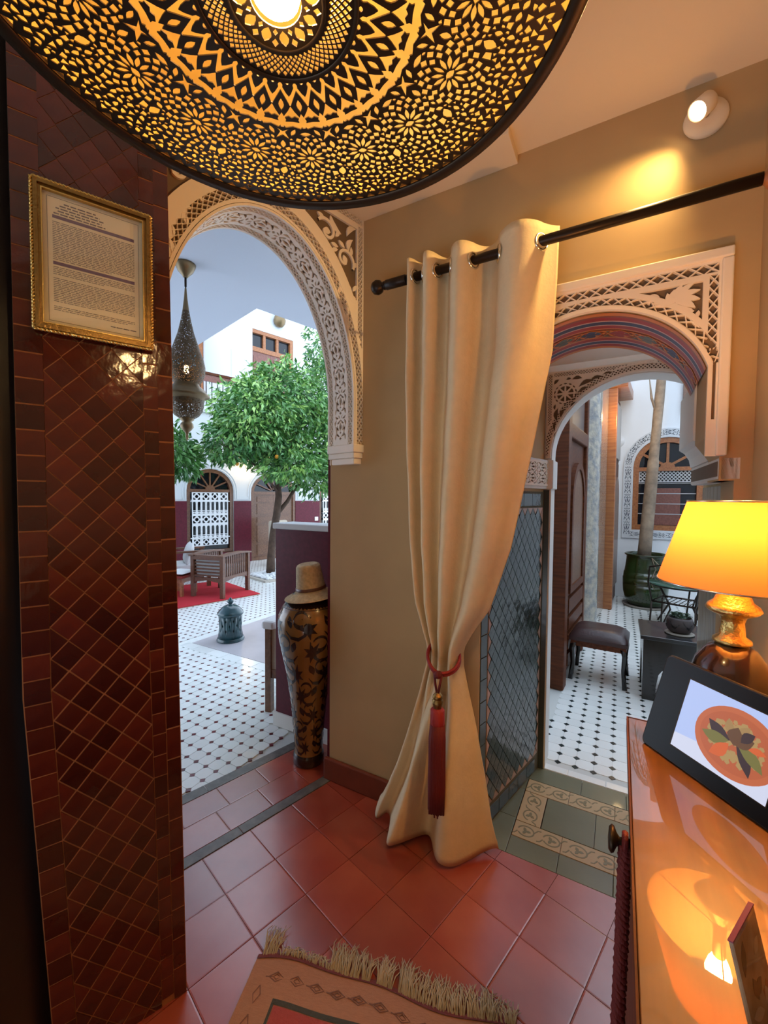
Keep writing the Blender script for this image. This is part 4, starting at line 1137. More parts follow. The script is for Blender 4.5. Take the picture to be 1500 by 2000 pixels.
for i in range(5):
    c, hw_ = -.030, (.032, .040, .048, .044, .052)[i]; x = c - hw_
    while x < c + hw_:
        l = rn.uniform(.006, .016); ink(mb, x, min(x + l, c + hw_), z, .0027); x += l + .0025
    z -= .0065
mb2 = MB()
def para(z, n, last=.5):
    for i in range(n):
        x = -pw; e = pw if i < n - 1 else -pw + 2 * pw * last
        while x < e:
            l = rn.uniform(.004, .015); ink(mb, x, min(x + l, e), z, .0012); x += l + .0022
        z -= .0042
    return z
PB_ = []
PB_.append(.098)
z = para(.089, 22, .7); PB_.append(z - .008)
z = para(z - .014, 5, .6); z = para(z - .006, 14, .5); z = para(z - .008, 3, .9)
for (a0, a1) in ((.03, pw),):
    x = a0
    while x < a1: l = rn.uniform(.006, .014); ink(mb, x, x + l, z - .010, .0022); x += l + .002
stuff(link('printed_text', mb.mesh('printed_text', m_ink), pp)); 
for z in PB_:
    mb2 = MB(); ink(mb2, -pw, pw, z, .0075); link('purple_bar', mb2.mesh('purple_bar', m_inkp), pp)
mb = MB()
for (a, b, c, d) in ((-w2 + .028, w2 - .028, h2 - .029, h2 - .0283), (-w2 + .028, w2 - .028, -h2 + .0283, -h2 + .029), (-w2 + .028, -w2 + .0287, -h2 + .029, h2 - .029), (w2 - .0287, w2 - .028, -h2 + .029, h2 - .029)): mb.box(a, b, -.0046, -.0041, c, d)
link('border_line', mb.mesh('border_line', m_ink), pp)
part('glass', MB().box(-w2 + .013, w2 - .013, -.0085, -.0075, -h2 + .013, h2 - .013), clear_mat('picture_glass', (1, 1, 1), .01), nt_)

# ---- tall vase and straw hat
vs_ = thing('floor_vase', 'tall ochre vase painted with dark curling leaves in the left doorway', 'vase', 'B', (-.178, .058, 0))
VP = [(.0, 0), (.080, 0), (.084, .01), (.084, .05), (.078, .062), (.078, .10), (.086, .22), (.100, .36), (.120, .50), (.145, .62), (.165, .72), (.170, .78), (.165, .84), (.140, .895), (.105, .925), (.085, .94), (.088, .955), (.080, .958)]
vz = [p[1] for p in VP[1:]]; vr = [p[0] for p in VP[1:]]
mb = MB(); mb.lathe(VP, 48); part('body', mb, m_vase, vs_)
mb = MB(); mb.lathe([(.0795, 0), (.0855, .008), (.0855, .050), (.079, .064)], 40, cap=False); part('foot_band', mb, m_vased, vs_)
mb = MB(); mb.lathe([(.143, .892), (.107, .925), (.087, .940), (.090, .953), (.082, .960)], 40, cap=False); part('neck_band', mb, m_vased, vs_)
mb = MB()
def onv(x, y, d):  # x angle*ref radius, y height
    r = float(np.interp(y, vz, vr)) + .0008 + d; a = x
    return (r * cos(a), r * sin(a), y)
rows = [.125, .215, .315, .43, .555, .685, .815]
for j, z in enumerate(rows):
    n = 5; r = float(np.interp(z, vz, vr)); h = (rows[min(j + 1, 6)] - rows[max(j - 1, 0)]) / (2 if 0 < j < 6 else 1)
    sc = h * 1.22
    for k in range(n):
        a = 2 * PI * (k + .5 * (j % 2)) / n + .25 * j; m = 1 if j % 2 else -1
        kx = 2 * PI * r / n / (2 * PI / n) / r
        T = lambda pts: [(a + m * p[0] * sc / r, z + p[1] * sc) for p in pts]
        asp = (2 * PI * r / n) / sc
        leaf = []
        for q in range(14):
            an = 2 * PI * q / 14; rr = (.42 if q % 2 == 0 else .20) * (1.1 if q in (2, 4, 12) else .95); leaf.append((-.10 * asp + rr * asp * .62 * cos(an), -.08 + rr * .95 * sin(an)))
        mb.prism(T(leaf), 0, .0004, fn=onv)
        sp_ = [(asp * (.10 + .20 * cos(t)), .22 + .24 * sin(t)) for t in [(-1.9 + 4.6 * q / 12) for q in range(13)]]
        mb.ribbon(T(sp_), [.16 * sc * (1 - .6 * q / 12) for q in range(13)], onv, 0, .0007)
        mb.ribbon(T([(asp * -.05, -.25), (asp * .15, -.42), (asp * .36, -.38), (asp * .50, -.18)]), [.10 * sc, .13 * sc, .10 * sc, .03 * sc], onv, 0, .0009)
        mb.prism(T(tear(asp * .40, .12, 1.2, .42, .20)), 0, .0006, fn=onv)
part('painted_leaves', mb, m_vased, vs_)
ht = thing('straw_hat', 'woven straw hat resting on top of the tall painted vase', 'hat', 'B', (-.160, .058, .962), 0)
Th = Matrix.Rotation(R(5), 4, 'X') @ Matrix.Rotation(R(-5), 4, 'Y')
br = []
for k in range(26):
    t = k / 25; br.append((.150 - t * .068, -.018 + .030 * t + .0022 * (k % 2)))
cr_ = []
for k in range(26):
    t = k / 25; cr_.append((.082 - .016 * t + .0014 * (k % 2), .012 + .135 * t))
mb = MB(); mb.lathe(br, 40, cap=False, T=Th); o = part('brim', mb, m_straw, ht); o.modifiers.new('t', 'SOLIDIFY').thickness = .003
mb = MB(); mb.lathe(cr_ + [(.060, .158), (.050, .163), (.040, .158), (.02, .152), (.0, .150)], 36, cap=False, T=Th); part('crown', mb, m_straw, ht)
mb = MB(); mb.lathe([(.0835, .020), (.0845, .022), (.0825, .036), (.081, .037)], 36, cap=False, T=Th)
mb.tube([Th @ Vector((-.080, -.01, .03)), Th @ Vector((-.086, -.012, .055)), Th @ Vector((-.082, -.01, .085)), Th @ Vector((-.085, .004, .055)), Th @ Vector((-.082, .004, .03))], .003, 5); part('hat_band', mb, m_woodgard, ht)

# ---- kilim with fringe
kl = thing('kilim_rug', 'salmon kilim rug with a diamond border and tangled fringe on red tiles', 'rug', 'W', (-.397, 1.284, 0))
kx = Vector((.744, -.145, 0)).normalized(); kyv = Vector((kx.y, -kx.x, 0)); kl.rotation_euler = (0, 0, math.atan2(kx.y, kx.x))
wav = lambda x: .020 * sin(6.5 * x + .3) + .006 * sin(19 * x)
hz = lambda x, y: .004 + .003 * (1 + sin(9 * x + 5 * y)) * .5 + (.004 if -y < .05 else 0) * (1 + sin(14 * x)) * .5
KW, KL = .80, 1.15
def ks(x0, x1, y0, y1, dz, nx=40, ny=8):
    m_ = MB(); m_.grid(nx, ny, lambda u, v: ((lambda x, y: (x, y + wav(x) * max(0, 1 - (-y) * 2.5), hz(x, y) + dz))(x0 + (x1 - x0) * u, -(y0 + (y1 - y0) * v)))); return m_
m_kil = M('salmon_wool', (.52, .25, .15), .95, var=.12, vscale=60., bump=.5, bscale=200., stretch=(1, 6, 1))
m_kd = M('brown_wool', (.22, .10, .07), .95, bump=.4, bscale=200.); m_kr = M('faded_red_wool', (.40, .07, .06), .95, bump=.4, bscale=200.)
m_kg = M('slate_wool', (.065, .065, .055), .95, bump=.4, bscale=200.); m_km = M('mauve_wool', (.17, .045, .05), .95, bump=.4, bscale=200.); m_kf = M('pale_fringe_wool', (.50, .41, .28), .95); m_ky = M('mustard_wool', (.42, .24, .08), .95, bump=.4, bscale=200.)
part('woven_field', ks(0, KW, 0, KL, 0, 60, 30), m_kil, kl)
part('bound_edge', ks(0, KW, -.004, .008, .003, 60, 3), m_km, kl)
mb = MB()
fk = lambda x, y, d: (x, -y + wav(x) * max(0, 1 - y * 2.5), hz(x, -y) + .0016 + d)
for i in range(11):
    cx = .085 + i * .066; mb = MB(); mb.ribbon([(cx - .024, .055), (cx, .044), (cx + .024, .055), (cx, .066), (cx - .024, .055)], .0028, fk, 0, .0006)
    mb.ribbon([(cx - .024, .055), (cx - .010, .055), (cx, .0495), (cx + .012, .055), (cx, .0605), (cx - .010, .055)], .0024, fk, 0, .0007); mb.ribbon([(cx - .034, .0555), (cx - .022, .0555)], .003, fk, 0, .0006)
    part('woven_diamond', mb, m_kd, kl)
for j in range(8): mb = MB(); cy = .10 + j * .07; mb.ribbon([(.045, cy - .022), (.056, cy), (.045, cy + .022), (.034, cy), (.045, cy - .022)], .0028, fk, 0, .0006); part('woven_diamond', mb, m_kd, kl)
def kpan(x0, x1, y0, y1, mat, dz, nm): part(nm, ks(x0, x1, y0, y1, dz, 30, 6), mat, kl)
kpan(.098, .70, .105, .118, m_kg, .0012, 'dark_stripe'); kpan(.098, .106, .118, .9, m_kg, .0012, 'dark_stripe')
kpan(.108, .30, .120, .17, m_kr, .0014, 'red_panel'); kpan(.30, .44, .120, .17, m_ky, .0014, 'mustard_panel'); kpan(.44, .66, .120, .17, m_kr, .0014, 'red_panel'); kpan(.108, .70, .172, .22, m_kg, .0014, 'slate_panel')
kpan(.16, .64, .20, .42, m_kr, .0018, 'red_panel')
mb = MB(); rf = random.Random(5)
for (xa, xb, ln, dens) in ((.015, .055, .085, 26), (.07, .24, .030, 70), (.24, .335, .085, 80), (.345, .37, .07, 22), (.385, .44, .075, 46), (.46, .60, .085, 110), (.61, .74, .075, 90), (.74, .8, .05, 26)):
    for _ in range(dens):
        x = rf.uniform(xa, xb); l = ln * rf.uniform(.6, 1.15); sx = rf.uniform(-.018, .018); y0 = wav(x)
        mb.tube([(x, y0 - .004, .008), (x + sx * .4 + rf.uniform(-.004, .004), y0 + l * .35, .012 + rf.uniform(0, .012)), (x + sx + rf.uniform(-.006, .006), y0 + l * .75, .009 + rf.uniform(0, .012)), (x + sx * 1.5 + rf.uniform(-.012, .012), y0 + l, .004 + rf.uniform(0, .008))], [.0018, .0017, .0015, .0009], 4)
stuff(part('fringe', mb, m_kf, kl))

# ---- console table with glass-clear varnish
ZT = .95
tb = thing('console_table', 'warm wooden console table with a glossy top at the right', 'table', 'B', (1.35, -.545, 0))
TL, TW = 1.75, .325
pws = [.205, .12]; x = 0
for i, w in enumerate(pws):
    mb = MB(); mb.box(x + .0006, x + w - .0006, -TL, 0, ZT - .032, ZT - .0005); part('top_board', mb, m_wood, tb, bev=.0015); x += w
mb = MB(); mb.box(-.003, .0, -TL, .003, ZT - .034, ZT + .0005); mb.box(0, TW, .0002, .003, ZT - .034, ZT + .0005); part('edge_strip', mb, m_wooddark, tb)
mb = MB(); mb.box(.012, TW, -TL + .02, -.015, .10, ZT - .034); part('cabinet', mb, m_wooddark, tb)
for (lx, ly) in ((.03, -.04), (.295, -.04), (.03, -TL + .05), (.295, -TL + .05)): part('leg', MB().box(lx - .02, lx + .02, ly - .02, ly + .02, 0, .10), m_wooddark, tb)
mb = MB(); Tk = Matrix.Translation((.0, -.415, ZT - .022)) @ Matrix.Rotation(R(-90), 4, 'Y')
mb.lathe([(.013, -.012), (.013, .002), (.008, .004), (.006, .018), (.010, .022), (.019, .026), (.021, .030), (.016, .034), (.0, .035)], 20, T=Tk); lab(part('rope_knob', mb, m_bronze, tb), 'dark bronze knob at the table edge')
rp = thing('barrier_rope', 'twisted dark red rope hanging from the knob at the table edge', 'rope', 'B', (1.338, -.960, ZT - .022))
mb = MB(); ctr = [(.000, .0, .004)]; 
n = 150
pth = []
for k in range(n + 1):
    t = k / n; pth.append(Vector((.002 - .030 * t * t, -.0 - .30 * t * t, .0 - .86 * t + .06 * t * t)))
for s in range(3):
    pts = []
    for k, p in enumerate(pth):
        a = 2 * PI * (k / 5.0 + s / 3); pts.append(p + Vector((cos(a), sin(a), 0)) * .0055)
    mb.tube(pts, .0062, 6)
part('twisted_cord', mb, m_redcord, rp)
mb = MB(); mb.tube([Vector((.002, .010 * cos(a), .002 + .012 * sin(a))) for a in [2 * PI * k / 16 for k in range(16)]], .0055, 6, closed=True); part('loop', mb, m_redcord, rp)

# ---- table lamp
LT_, LU_ = 1.532, -.620
tl = thing('table_lamp', 'table lamp with an orange cloth shade and dark round base on the console', 'lamp', 'B', (LT_, LU_, ZT))
mb = MB(); mb.lathe([(.0, 0), (.058, 0), (.060, .008), (.048, .018), (.030, .026), (.028, .036)], 32); lab(part('foot', mb, m_gold, tl), 'gold turned foot')
mb = MB(); mb.lathe([(.024, .034), (.045, .050), (.064, .085), (.073, .125), (.073, .165), (.062, .205), (.044, .232), (.026, .246)], 40); lab(part('base', mb, M('dark_brown_glaze', (.03, .012, .007), .18, coat=.5), tl), 'dark brown glazed ball base')
mb = MB(); mb.lathe([(.026, .244), (.034, .248), (.033, .254), (.023, .262), (.020, .290), (.024, .303), (.043, .312), (.048, .318), (.044, .326), (.034, .334), (.030, .344), (.022, .352), (.020, .362), (.0, .362)], 32); lab(part('neck', mb, m_gold, tl), 'gold turned neck')
mb = MB(); mb.lathe([(.012, .36), (.012, .445), (.0, .445)], 14); part('bulb_holder', mb, m_goldd, tl)
mb = MB(); mb.lathe([(.0, .443), (.012, .447), (.019, .462), (.024, .482), (.020, .502), (.010, .513), (.0, .515)], 18); part('bulb', mb, m_bulbt, tl)
mb = MB(); zb_, zt_ = .372, .545
mb.lathe([(.136, zb_), (.1105, zb_ + (zt_ - zb_) * .5), (.085, zt_)], 56, cap=False); sh = part('shade', mb, m_shade, tl)
for r_, z_ in ((.136, zb_), (.085, zt_)):
    mb = MB(); mb.tube([(r_ * cos(a), r_ * sin(a), z_) for a in [2 * PI * k / 48 for k in range(48)]], .002, 6, closed=True); link('shade_ring', mb.mesh('shade_ring', m_steel), sh)
for k in range(3): a = 2 * PI * k / 3 + .4; mb = MB(); mb.tube([(.013 * cos(a), .013 * sin(a), .385), (.135 * cos(a), .135 * sin(a), zb_ + .002)], .0014, 5); link('shade_wire', mb.mesh('shade_wire', m_steel), sh)

# ---- tablet showing a dish
tbp = thing('tablet', 'black tablet leaning on the console, screen showing a couscous dish', 'tablet', 'W', (0, 0, 0))
p0 = Vector((.5849, .9225, ZT + .0005)); dx = Vector((.2006, -.9797, 0)); nh = Vector((-dx.y, dx.x, 0))
tilt = R(71.5); upd = nh * cos(tilt) + Vector((0, 0, 1)) * sin(tilt); nn = dx.cross(upd)
if nn.x > 0: nn = -nn        # towards the camera
TT = Matrix((( dx.x, upd.x, nn.x, p0.x), (dx.y, upd.y, nn.y, p0.y), (dx.z, upd.z, nn.z, p0.z), (0, 0, 0, 1)))
tbp.matrix_world = TT
TBW, TBH = .295, .208
def rrect(x0, x1, y0, y1, r, n=6):
    o = []
    for cx, cy, a in ((x1 - r, y1 - r, 0), (x0 + r, y1 - r, PI / 2), (x0 + r, y0 + r, PI), (x1 - r, y0 + r, 1.5 * PI)):
        o += [(cx + r * cos(a + PI / 2 * k / n), cy + r * sin(a + PI / 2 * k / n)) for k in range(n + 1)]
    return o
mb = MB(); mb.prism(rrect(0, TBW, 0, TBH, .014), -.013, -.001); part('body', mb, m_blackp, tbp, bev=.003)
sx0, sx1, sy0, sy1 = .068, .250, .034, .176
mb = MB(); mb.prism(rrect(.004, TBW - .004, .004, TBH - .004, .012), -.001, .0003); part('glass_front', mb, M('tablet_front_glass', (.006, .006, .006), .3, spec=.2), tbp)
mb = MB()
for (a, b, c, d) in ((sx0 - .002, sx1 + .002, sy0 - .002, sy0), (sx0 - .002, sx1 + .002, sy1, sy1 + .002), (sx0 - .002, sx0, sy0, sy1), (sx1, sx1 + .002, sy0, sy1)): mb.box(a, b, c, d, 0, .0009)
part('screen_bezel', mb, m_bronze, tbp)
scn = part('screen', MB().box(sx0, sx1, sy0, sy1, .0002, .0006), m_scr, tbp)
cx, cy = .180, .102
fs = lambda x, y, d: (x, y, .0006 + d)
ell_ = lambda a, b, n=40: [(cx + a * cos(2 * PI * k / n), cy + b * sin(2 * PI * k / n)) for k in range(n)]
mb = MB(); mb.prism([(sx0, sy0), (sx1, sy0), (sx1, sy0 + .05), (sx0, sy0 + .028)], 0, .00002, fn=fs); link('pale_table', mb.mesh('pale_table', m_scr2), scn)
mb = MB(); mb.prism(ell_(.076, .062), 0, .00005, fn=fs); link('plate', mb.mesh('plate', m_plate), scn)
mb = MB(); mb.prism(ell_(.066, .052), 0, .0001, fn=fs); link('plate_inner', mb.mesh('plate_inner', m_plate2), scn)
mb = MB()
for _ in range(90):
    a, r = random.uniform(0, 2 * PI), math.sqrt(random.random()); x, y = cx + .048 * r * cos(a), cy + .037 * r * sin(a); q = random.uniform(.004, .008)
    mb.prism([(x + q * cos(t), y + q * sin(t)) for t in (0, 1.2, 2.4, 3.6, 4.9)], 0, .00012 + random.random() * .00004, fn=fs)
link('couscous', mb.mesh('couscous', m_cous), scn)
for k, (mk, a, r, l, w) in enumerate((('aub', 2.75, .034, .050, .022), ('cour', 3.25, .036, .052, .022), ('carr', 4.0, .036, .044, .023), ('aub', 5.35, .032, .056, .020), ('cour', 5.8, .034, .054, .021), ('carr', .15, .038, .030, .012),
                                       ('tan', 1.2, .030, .036, .018), ('tan', 2.0, .034, .03, .016), ('meat', 1.6, .016, .034, .028), ('meat', .6, .018, .036, .026), ('aub', .9, .03, .03, .018))):
    mb = MB(); mb.prism(tear(cx + r * cos(a), cy + r * .8 * sin(a), a, l, w, 6, bend=.15), 0, .0002 + k * .00001, fn=fs); link('vegetable', mb.mesh('vegetable', m_veg[mk]), scn)
mb = MB(); mb.prism([(.06, -.012), (TBW - .06, -.012), (TBW - .06, -.004), (.06, -.004)], 0, .02, fn=lambda x, y, d: (x, .05 + d, y - .003)); part('rear_clip', mb, m_blackp, tbp)
# easel leg behind, from the back of the tablet down to the table
inv = TT.inverted()
mb = MB(); a = inv @ (TT @ Vector((TBW / 2, .13, -.013))); g = TT @ Vector((TBW / 2, .13, -.013)); b = inv @ Vector((g.x + .085 * nh.x, g.y + .085 * nh.y, ZT + .003)); mb.tube([a, b], .004, 8); part('easel_leg', mb, m_blackp, tbp)

# ---- acrylic card holder in the near corner
ac = thing('card_holder', 'clear acrylic holder with a purple edged photo card on the console', 'card holder', 'B', (1.450, -1.222, ZT))
ac.rotation_euler = (0, 0, TB + math.atan2(.062, .029))
Ta = Matrix.Rotation(R(-14), 4, 'X')
mb = MB(); mb.box(.0, .068, -.002, .002, .0, .102, T=Ta); part('photo_card', mb, M('printed_photo_card', (.24, .13, .08), .6, col2=(.55, .44, .33), vscale=30.), ac)
mb = MB(); mb.box(-.001, .069, -.0024, .0024, .1022, .1036, T=Ta); lab(part('card_edge', mb, M('purple_card_edge', (.30, .06, .14), .5), ac), 'purple paper edge')
for k in range(9):
    x, z = random.uniform(.012, .056), random.uniform(.02, .085)
    mb = MB(); mb.prism([(x + p[0], z + p[1]) for p in tear(0, 0, random.uniform(0, 3), random.uniform(.015, .03), random.uniform(.008, .014))], -.0022, -.0025 - .00005 * k, fn=lambda x_, z_, d: Ta @ Vector((x_, d, z_)))
    part('photo_shape', mb, (M('photo_rust', (.36, .10, .03), .4), M('photo_tan', (.62, .52, .42), .4), M('photo_dark', (.03, .02, .015), .4))[k % 3], ac)
mb = MB(); mb.box(-.010, .078, -.0065, -.0045, .0, .106, T=Ta); part('rear_sheet', mb, m_acryl, ac)
mb = MB(); mb.box(-.010, .078, -.050, .010, .0, .003); part('foot', mb, m_acryl, ac)
# ============================================================ LEFT COURTYARD (frame A)
FN = 7.0
# gallery ceiling over the near side, L-shaped
mb = MB(); mb.prism([(-4.5, .0), (2.4, .0), (2.4, 1.615), (.475, 1.615), (.475, 9.6), (-4.5, 9.6)], 3.1, 3.45)
struct('ceiling', mb, m_court, 'A', label='pale blue grey gallery ceiling outside the left doorway')
# far wall: openings for window and door below, recess and door above
def archloop(x0, x1, z0, zs, h, n=14): return [(x0, z0), (x1, z0), (x1, zs)] + [((x0 + x1) / 2 + (x1 - x0) / 2 * cos(PI * k / n), zs + h * sin(PI * k / n)) for k in range(1, n)] + [(x0, zs)]
WIN = (1.85, 2.84, .26, 1.58, .46); DOR = (3.25, 4.42, .0, 1.55, .47); WN2 = (5.15, 6.1, .26, 1.58, .46)
holes = [archloop(*WIN), archloop(DOR[0], DOR[1], .002, DOR[3], DOR[4]), archloop(*WN2), [(3.19, 3.0), (4.36, 3.0), (4.36, 5.22), (3.19, 5.22)]]
outF = [(-1.0, 0), (7.5, 0), (7.5, 8.0), (3.175, 8.0), (3.175, 3.25), (-1.0, 3.25)]
mb = MB(); mb.pierce(outF, holes, lambda x, y, d: (x, FN + d * .25, y), 1.0, gridpts(-1, 7.5, 0, 8, .5))
wf = struct('wall_far', mb, m_extwhite, 'A', label='white far wall of the courtyard above a wine red dado')
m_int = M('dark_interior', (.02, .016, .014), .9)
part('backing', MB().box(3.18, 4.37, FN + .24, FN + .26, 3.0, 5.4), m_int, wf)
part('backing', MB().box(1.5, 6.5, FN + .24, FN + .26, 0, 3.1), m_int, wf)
mb = MB()
dl = [(-1.0, .0), (1.85, 0), (1.85, 1.365), (-1.0, 1.365)]; 
for x0, x1 in ((-1.0, 1.85), (2.84, 3.25), (4.42, 5.15), (6.1, 7.4)): mb.box(x0, x1, FN - .014, FN - .0005, 0, 1.365)
mb.box(1.85, 2.84, FN - .014, FN - .0005, 0, .26); stuff(part('glazed_dado', mb, m_purple, wf))
mb = MB()
for W in (WIN, DOR, WN2):
    for k, e in ((0, .025), (1, .075)):
        xm = (W[0] + W[1]) / 2; hw_ = (W[1] - W[0]) / 2 + e; pts = [(xm + hw_, 1.40)] + [(xm + hw_ * cos(PI * q / 20), W[3] + (W[4] + e) * sin(PI * q / 20)) for q in range(21)] + [(xm - hw_, 1.40)]
        mb.ribbon(pts, .014, lambda x, y, d: (x, FN - d, y), 0, .012)
        b = pts[0]
for x0, x1 in ((1.50, 1.75), (2.92, 3.17), (4.50, 5.08)): mb.box(x0, x1, FN - .012, FN - .0005, 1.40, 1.46)
stuff(part('plaster_arch_lines', mb, m_extwhite, wf))
def arched_frame(x0, x1, z0, zs, h, w, d0, d1, n=16):
    xm = (x0 + x1) / 2; a = (x1 - x0) / 2
    o = [(x0, z0), (x1, z0)] + [(xm + a * cos(PI * k / n), zs + h * sin(PI * k / n)) for k in range(n + 1)]
    i = [(x0 + w, z0 + w), (x1 - w, z0 + w)] + [(xm + (a - w) * cos(PI * k / n), zs + (h - w) * sin(PI * k / n)) for k in range(n + 1)]
    mb = MB(); mb.pierce(o, [i], lambda x, y, d: (x, d0 + d * (d1 - d0), y), 1.0); return mb
def fan_window(name, label, W, mat, sill=None):
    x0, x1, z0, zs, h = W
    w = struct(name, None, None, 'A', label=label)
    part('frame', arched_frame(x0, x1, z0, zs, h, .075, FN + .02, FN + .09), mat, w)
    xm = (x0 + x1) / 2
    part('transom', MB().box(x0 + .07, x1 - .07, FN + .025, FN + .085, zs - .03, zs + .03), mat, w)
    mb = MB(); mb.prism(arc(xm, zs + .03, .10, .09, 0, PI, 10), FN + .03, FN + .08, fn=lambda x, y, d: (x, d, y)); part('fan_hub', mb, mat, w)
    a = (x1 - x0) / 2 - .07
    for k in range(1, 6):
        th = PI * k / 6; mb = MB(); mb.ribbon([(xm + .09 * cos(th), zs + .03 + .08 * sin(th)), (xm + a * cos(th), zs + (h - .06) * sin(th))], .028, lambda x, y, d: (x, FN + .075 - d, y), 0, .035); part('fan_bar', mb, mat, w)
    part('pane', MB().box(x0 + .05, x1 - .05, FN + .085, FN + .095, z0 + .05, zs + h - .06), m_glass, w)
    return w
w1 = fan_window('window_1', 'arched wooden window with a white iron grille on the far courtyard wall', WIN, m_woodmid)
w2_ = fan_window('window_2', 'arched window beyond the tree, mostly hidden', WN2, m_woodmid)
def grille(par, x0, x1, z0, z1, y):
    W, Hh = x1 - x0, z1 - z0; nc = 4; cw = W / nc
    rows = [.155, .25, .20, .255, .14]; tot = sum(rows); z = z1; Hs = []
    for ri, r in enumerate(rows):
        hh = r / tot * Hh; za, zb = z - hh, z
        for c in range(nc):
            cx, cz = x0 + (c + .5) * cw, (za + zb) / 2
            if ri % 2 == 0:
                rr = min(cw, hh) * .5
                Hs.append([(cx + rr * .40 * cos(2 * PI * k / 10), cz + rr * .40 * sin(2 * PI * k / 10)) for k in range(10)])
                for k in range(4):
                    an = PI / 4 + k * PI / 2
                    Hs.append([(cx + rr * q * cos(an + t), cz + rr * q * sin(an + t)) for q, t in ((.60, -.5), (.66, 0), (.60, .5), (.88, .42), (1.12, .0), (.88, -.42))])
            else:
                for s in (-1, 1):
                    cx2 = cx + s * cw * .25; w_ = cw * .155
                    Hs.append([(cx2 - w_, za + hh * .28), (cx2 + w_, za + hh * .28), (cx2 + w_, zb - hh * .16), (cx2 + w_ * .6, zb - hh * .07), (cx2 - w_ * .6, zb - hh * .07), (cx2 - w_, zb - hh * .16)])
                    Hs.append([(cx2 - w_, za + hh * .17), (cx2 + w_, za + hh * .17), (cx2 + w_, za + hh * .23), (cx2 - w_, za + hh * .23)])
                    Hs.append([(cx2 - w_, za + hh * .05), (cx2 + w_, za + hh * .05), (cx2 + w_ * .4, za + hh * .11), (cx2 - w_ * .4, za + hh * .11)])
        z = za
    mb = MB(); mb.pierce([(x0, z0), (x1, z0), (x1, z1), (x0, z1)], Hs, lambda x, y_, d: (x, y + d, y_), .012); part('iron_grille', mb, m_grille, par)
    for zz in (z1 - .17 * Hh, z0 + .15 * Hh): part('grille_bar', MB().box(x0 - .035, x1 + .035, y - .008, y + .0, zz - .008, zz + .008), m_grille, par)
grille(w1, 1.945, 2.70, .435, 1.545, FN - .03)
for xx in (1.945, 2.70):
    for zz in (.6, 1.38): part('grille_stay', MB().box(xx - .008, xx + .008, FN - .03, FN + .03, zz - .008, zz + .008), m_grille, w1)
grille(w2_, 5.25, 6.0, .435, 1.545, FN - .03)
part('sill', MB().box(1.80, 2.89, FN - .09, FN + .02, .20, .26), m_purple, w1)
# far door under the tree
d1 = struct('door_1', None, None, 'A', label='arched cedar double door behind the tree trunk')
x0, x1, z0, zs, h = DOR
part('frame', arched_frame(x0, x1, .0, zs, h, .07, FN + .0, FN + .09), m_woodmid, d1)
part('transom', MB().box(x0 + .07, x1 - .07, FN + .01, FN + .085, zs - .04, zs + .03), m_woodmid, d1)
xm = (x0 + x1) / 2
for k in range(1, 6):
    th = PI * k / 6; mb = MB(); mb.ribbon([(xm + .06 * cos(th), zs + .03 + .05 * sin(th)), (xm + .50 * cos(th), zs + (h - .06) * sin(th))], .026, lambda x, y, d: (x, FN + .07 - d, y), 0, .035); part('fan_bar', mb, m_woodmid, d1)
part('pane', MB().box(x0 + .05, x1 - .05, FN + .085, FN + .095, zs, zs + h - .05), m_glass, d1)
for s in (0, 1):
    a = x0 + .07 + s * (xm - x0 - .07); b = a + xm - x0 - .073
    lf = part('leaf', MB().box(a, b, FN + .03, FN + .075, .03, zs - .04), m_woodmid, d1)
    for (pz0, pz1) in ((.12, .35), (.42, .80), (.87, .99), (1.06, 1.30), (1.34, 1.46)):
        mb = MB(); mb.box(a + .09, b - .09, FN + .018, FN + .031, pz0, pz1); link('raised_panel', mb.mesh('raised_panel', m_woodor if pz0 == .42 and s else m_woodmid), lf)
# upper door
d2 = struct('door_2', None, None, 'A', label='upper floor brown double door under three dark panes')
mb = MB(); mb.pierce([(3.19, 3.0), (4.36, 3.0), (4.36, 5.22), (3.19, 5.22)], [[(3.27, 3.0 + .001), (4.28, 3.001), (4.28, 5.14), (3.27, 5.14)]], lambda x, y, d: (x, FN + .01 + .1 * d, y), 1.0); part('frame', mb, m_woodor, d2)
part('transom', MB().box(3.27, 4.28, FN + .02, FN + .10, 4.74, 4.84), m_woodor, d2)
for k in (1, 2): part('mullion', MB().box(3.27 + k * .337 - .03, 3.27 + k * .337 + .03, FN + .02, FN + .10, 4.84, 5.14), m_woodor, d2)
for k in range(3): part('pane', MB().box(3.275 + k * .337, 3.605 + k * .337, FN + .085, FN + .095, 4.84, 5.14), m_glass, d2)
m_rosew = wood('rose_brown_door_wood', (.24, .085, .06), (.17, .055, .04), .4, .3)
for s in (0, 1):
    lf = part('leaf', MB().box(3.27 + s * .507, 3.773 + s * .504, FN + .04, FN + .085, 3.0, 4.74), m_rosew, d2)
    for (pz0, pz1) in ((3.4, 4.08), (4.16, 4.64)):
        mb = MB(); mb.box(3.34 + s * .507, 3.70 + s * .507, FN + .028, FN + .041, pz0, pz1); link('raised_panel', mb.mesh('raised_panel', m_rosew), lf)
part('name_plate', MB().box(3.47, 3.68, FN + .018, FN + .03, 4.40, 4.50), M('pale_brass_plate', (.70, .55, .25), .4, .4), d2)
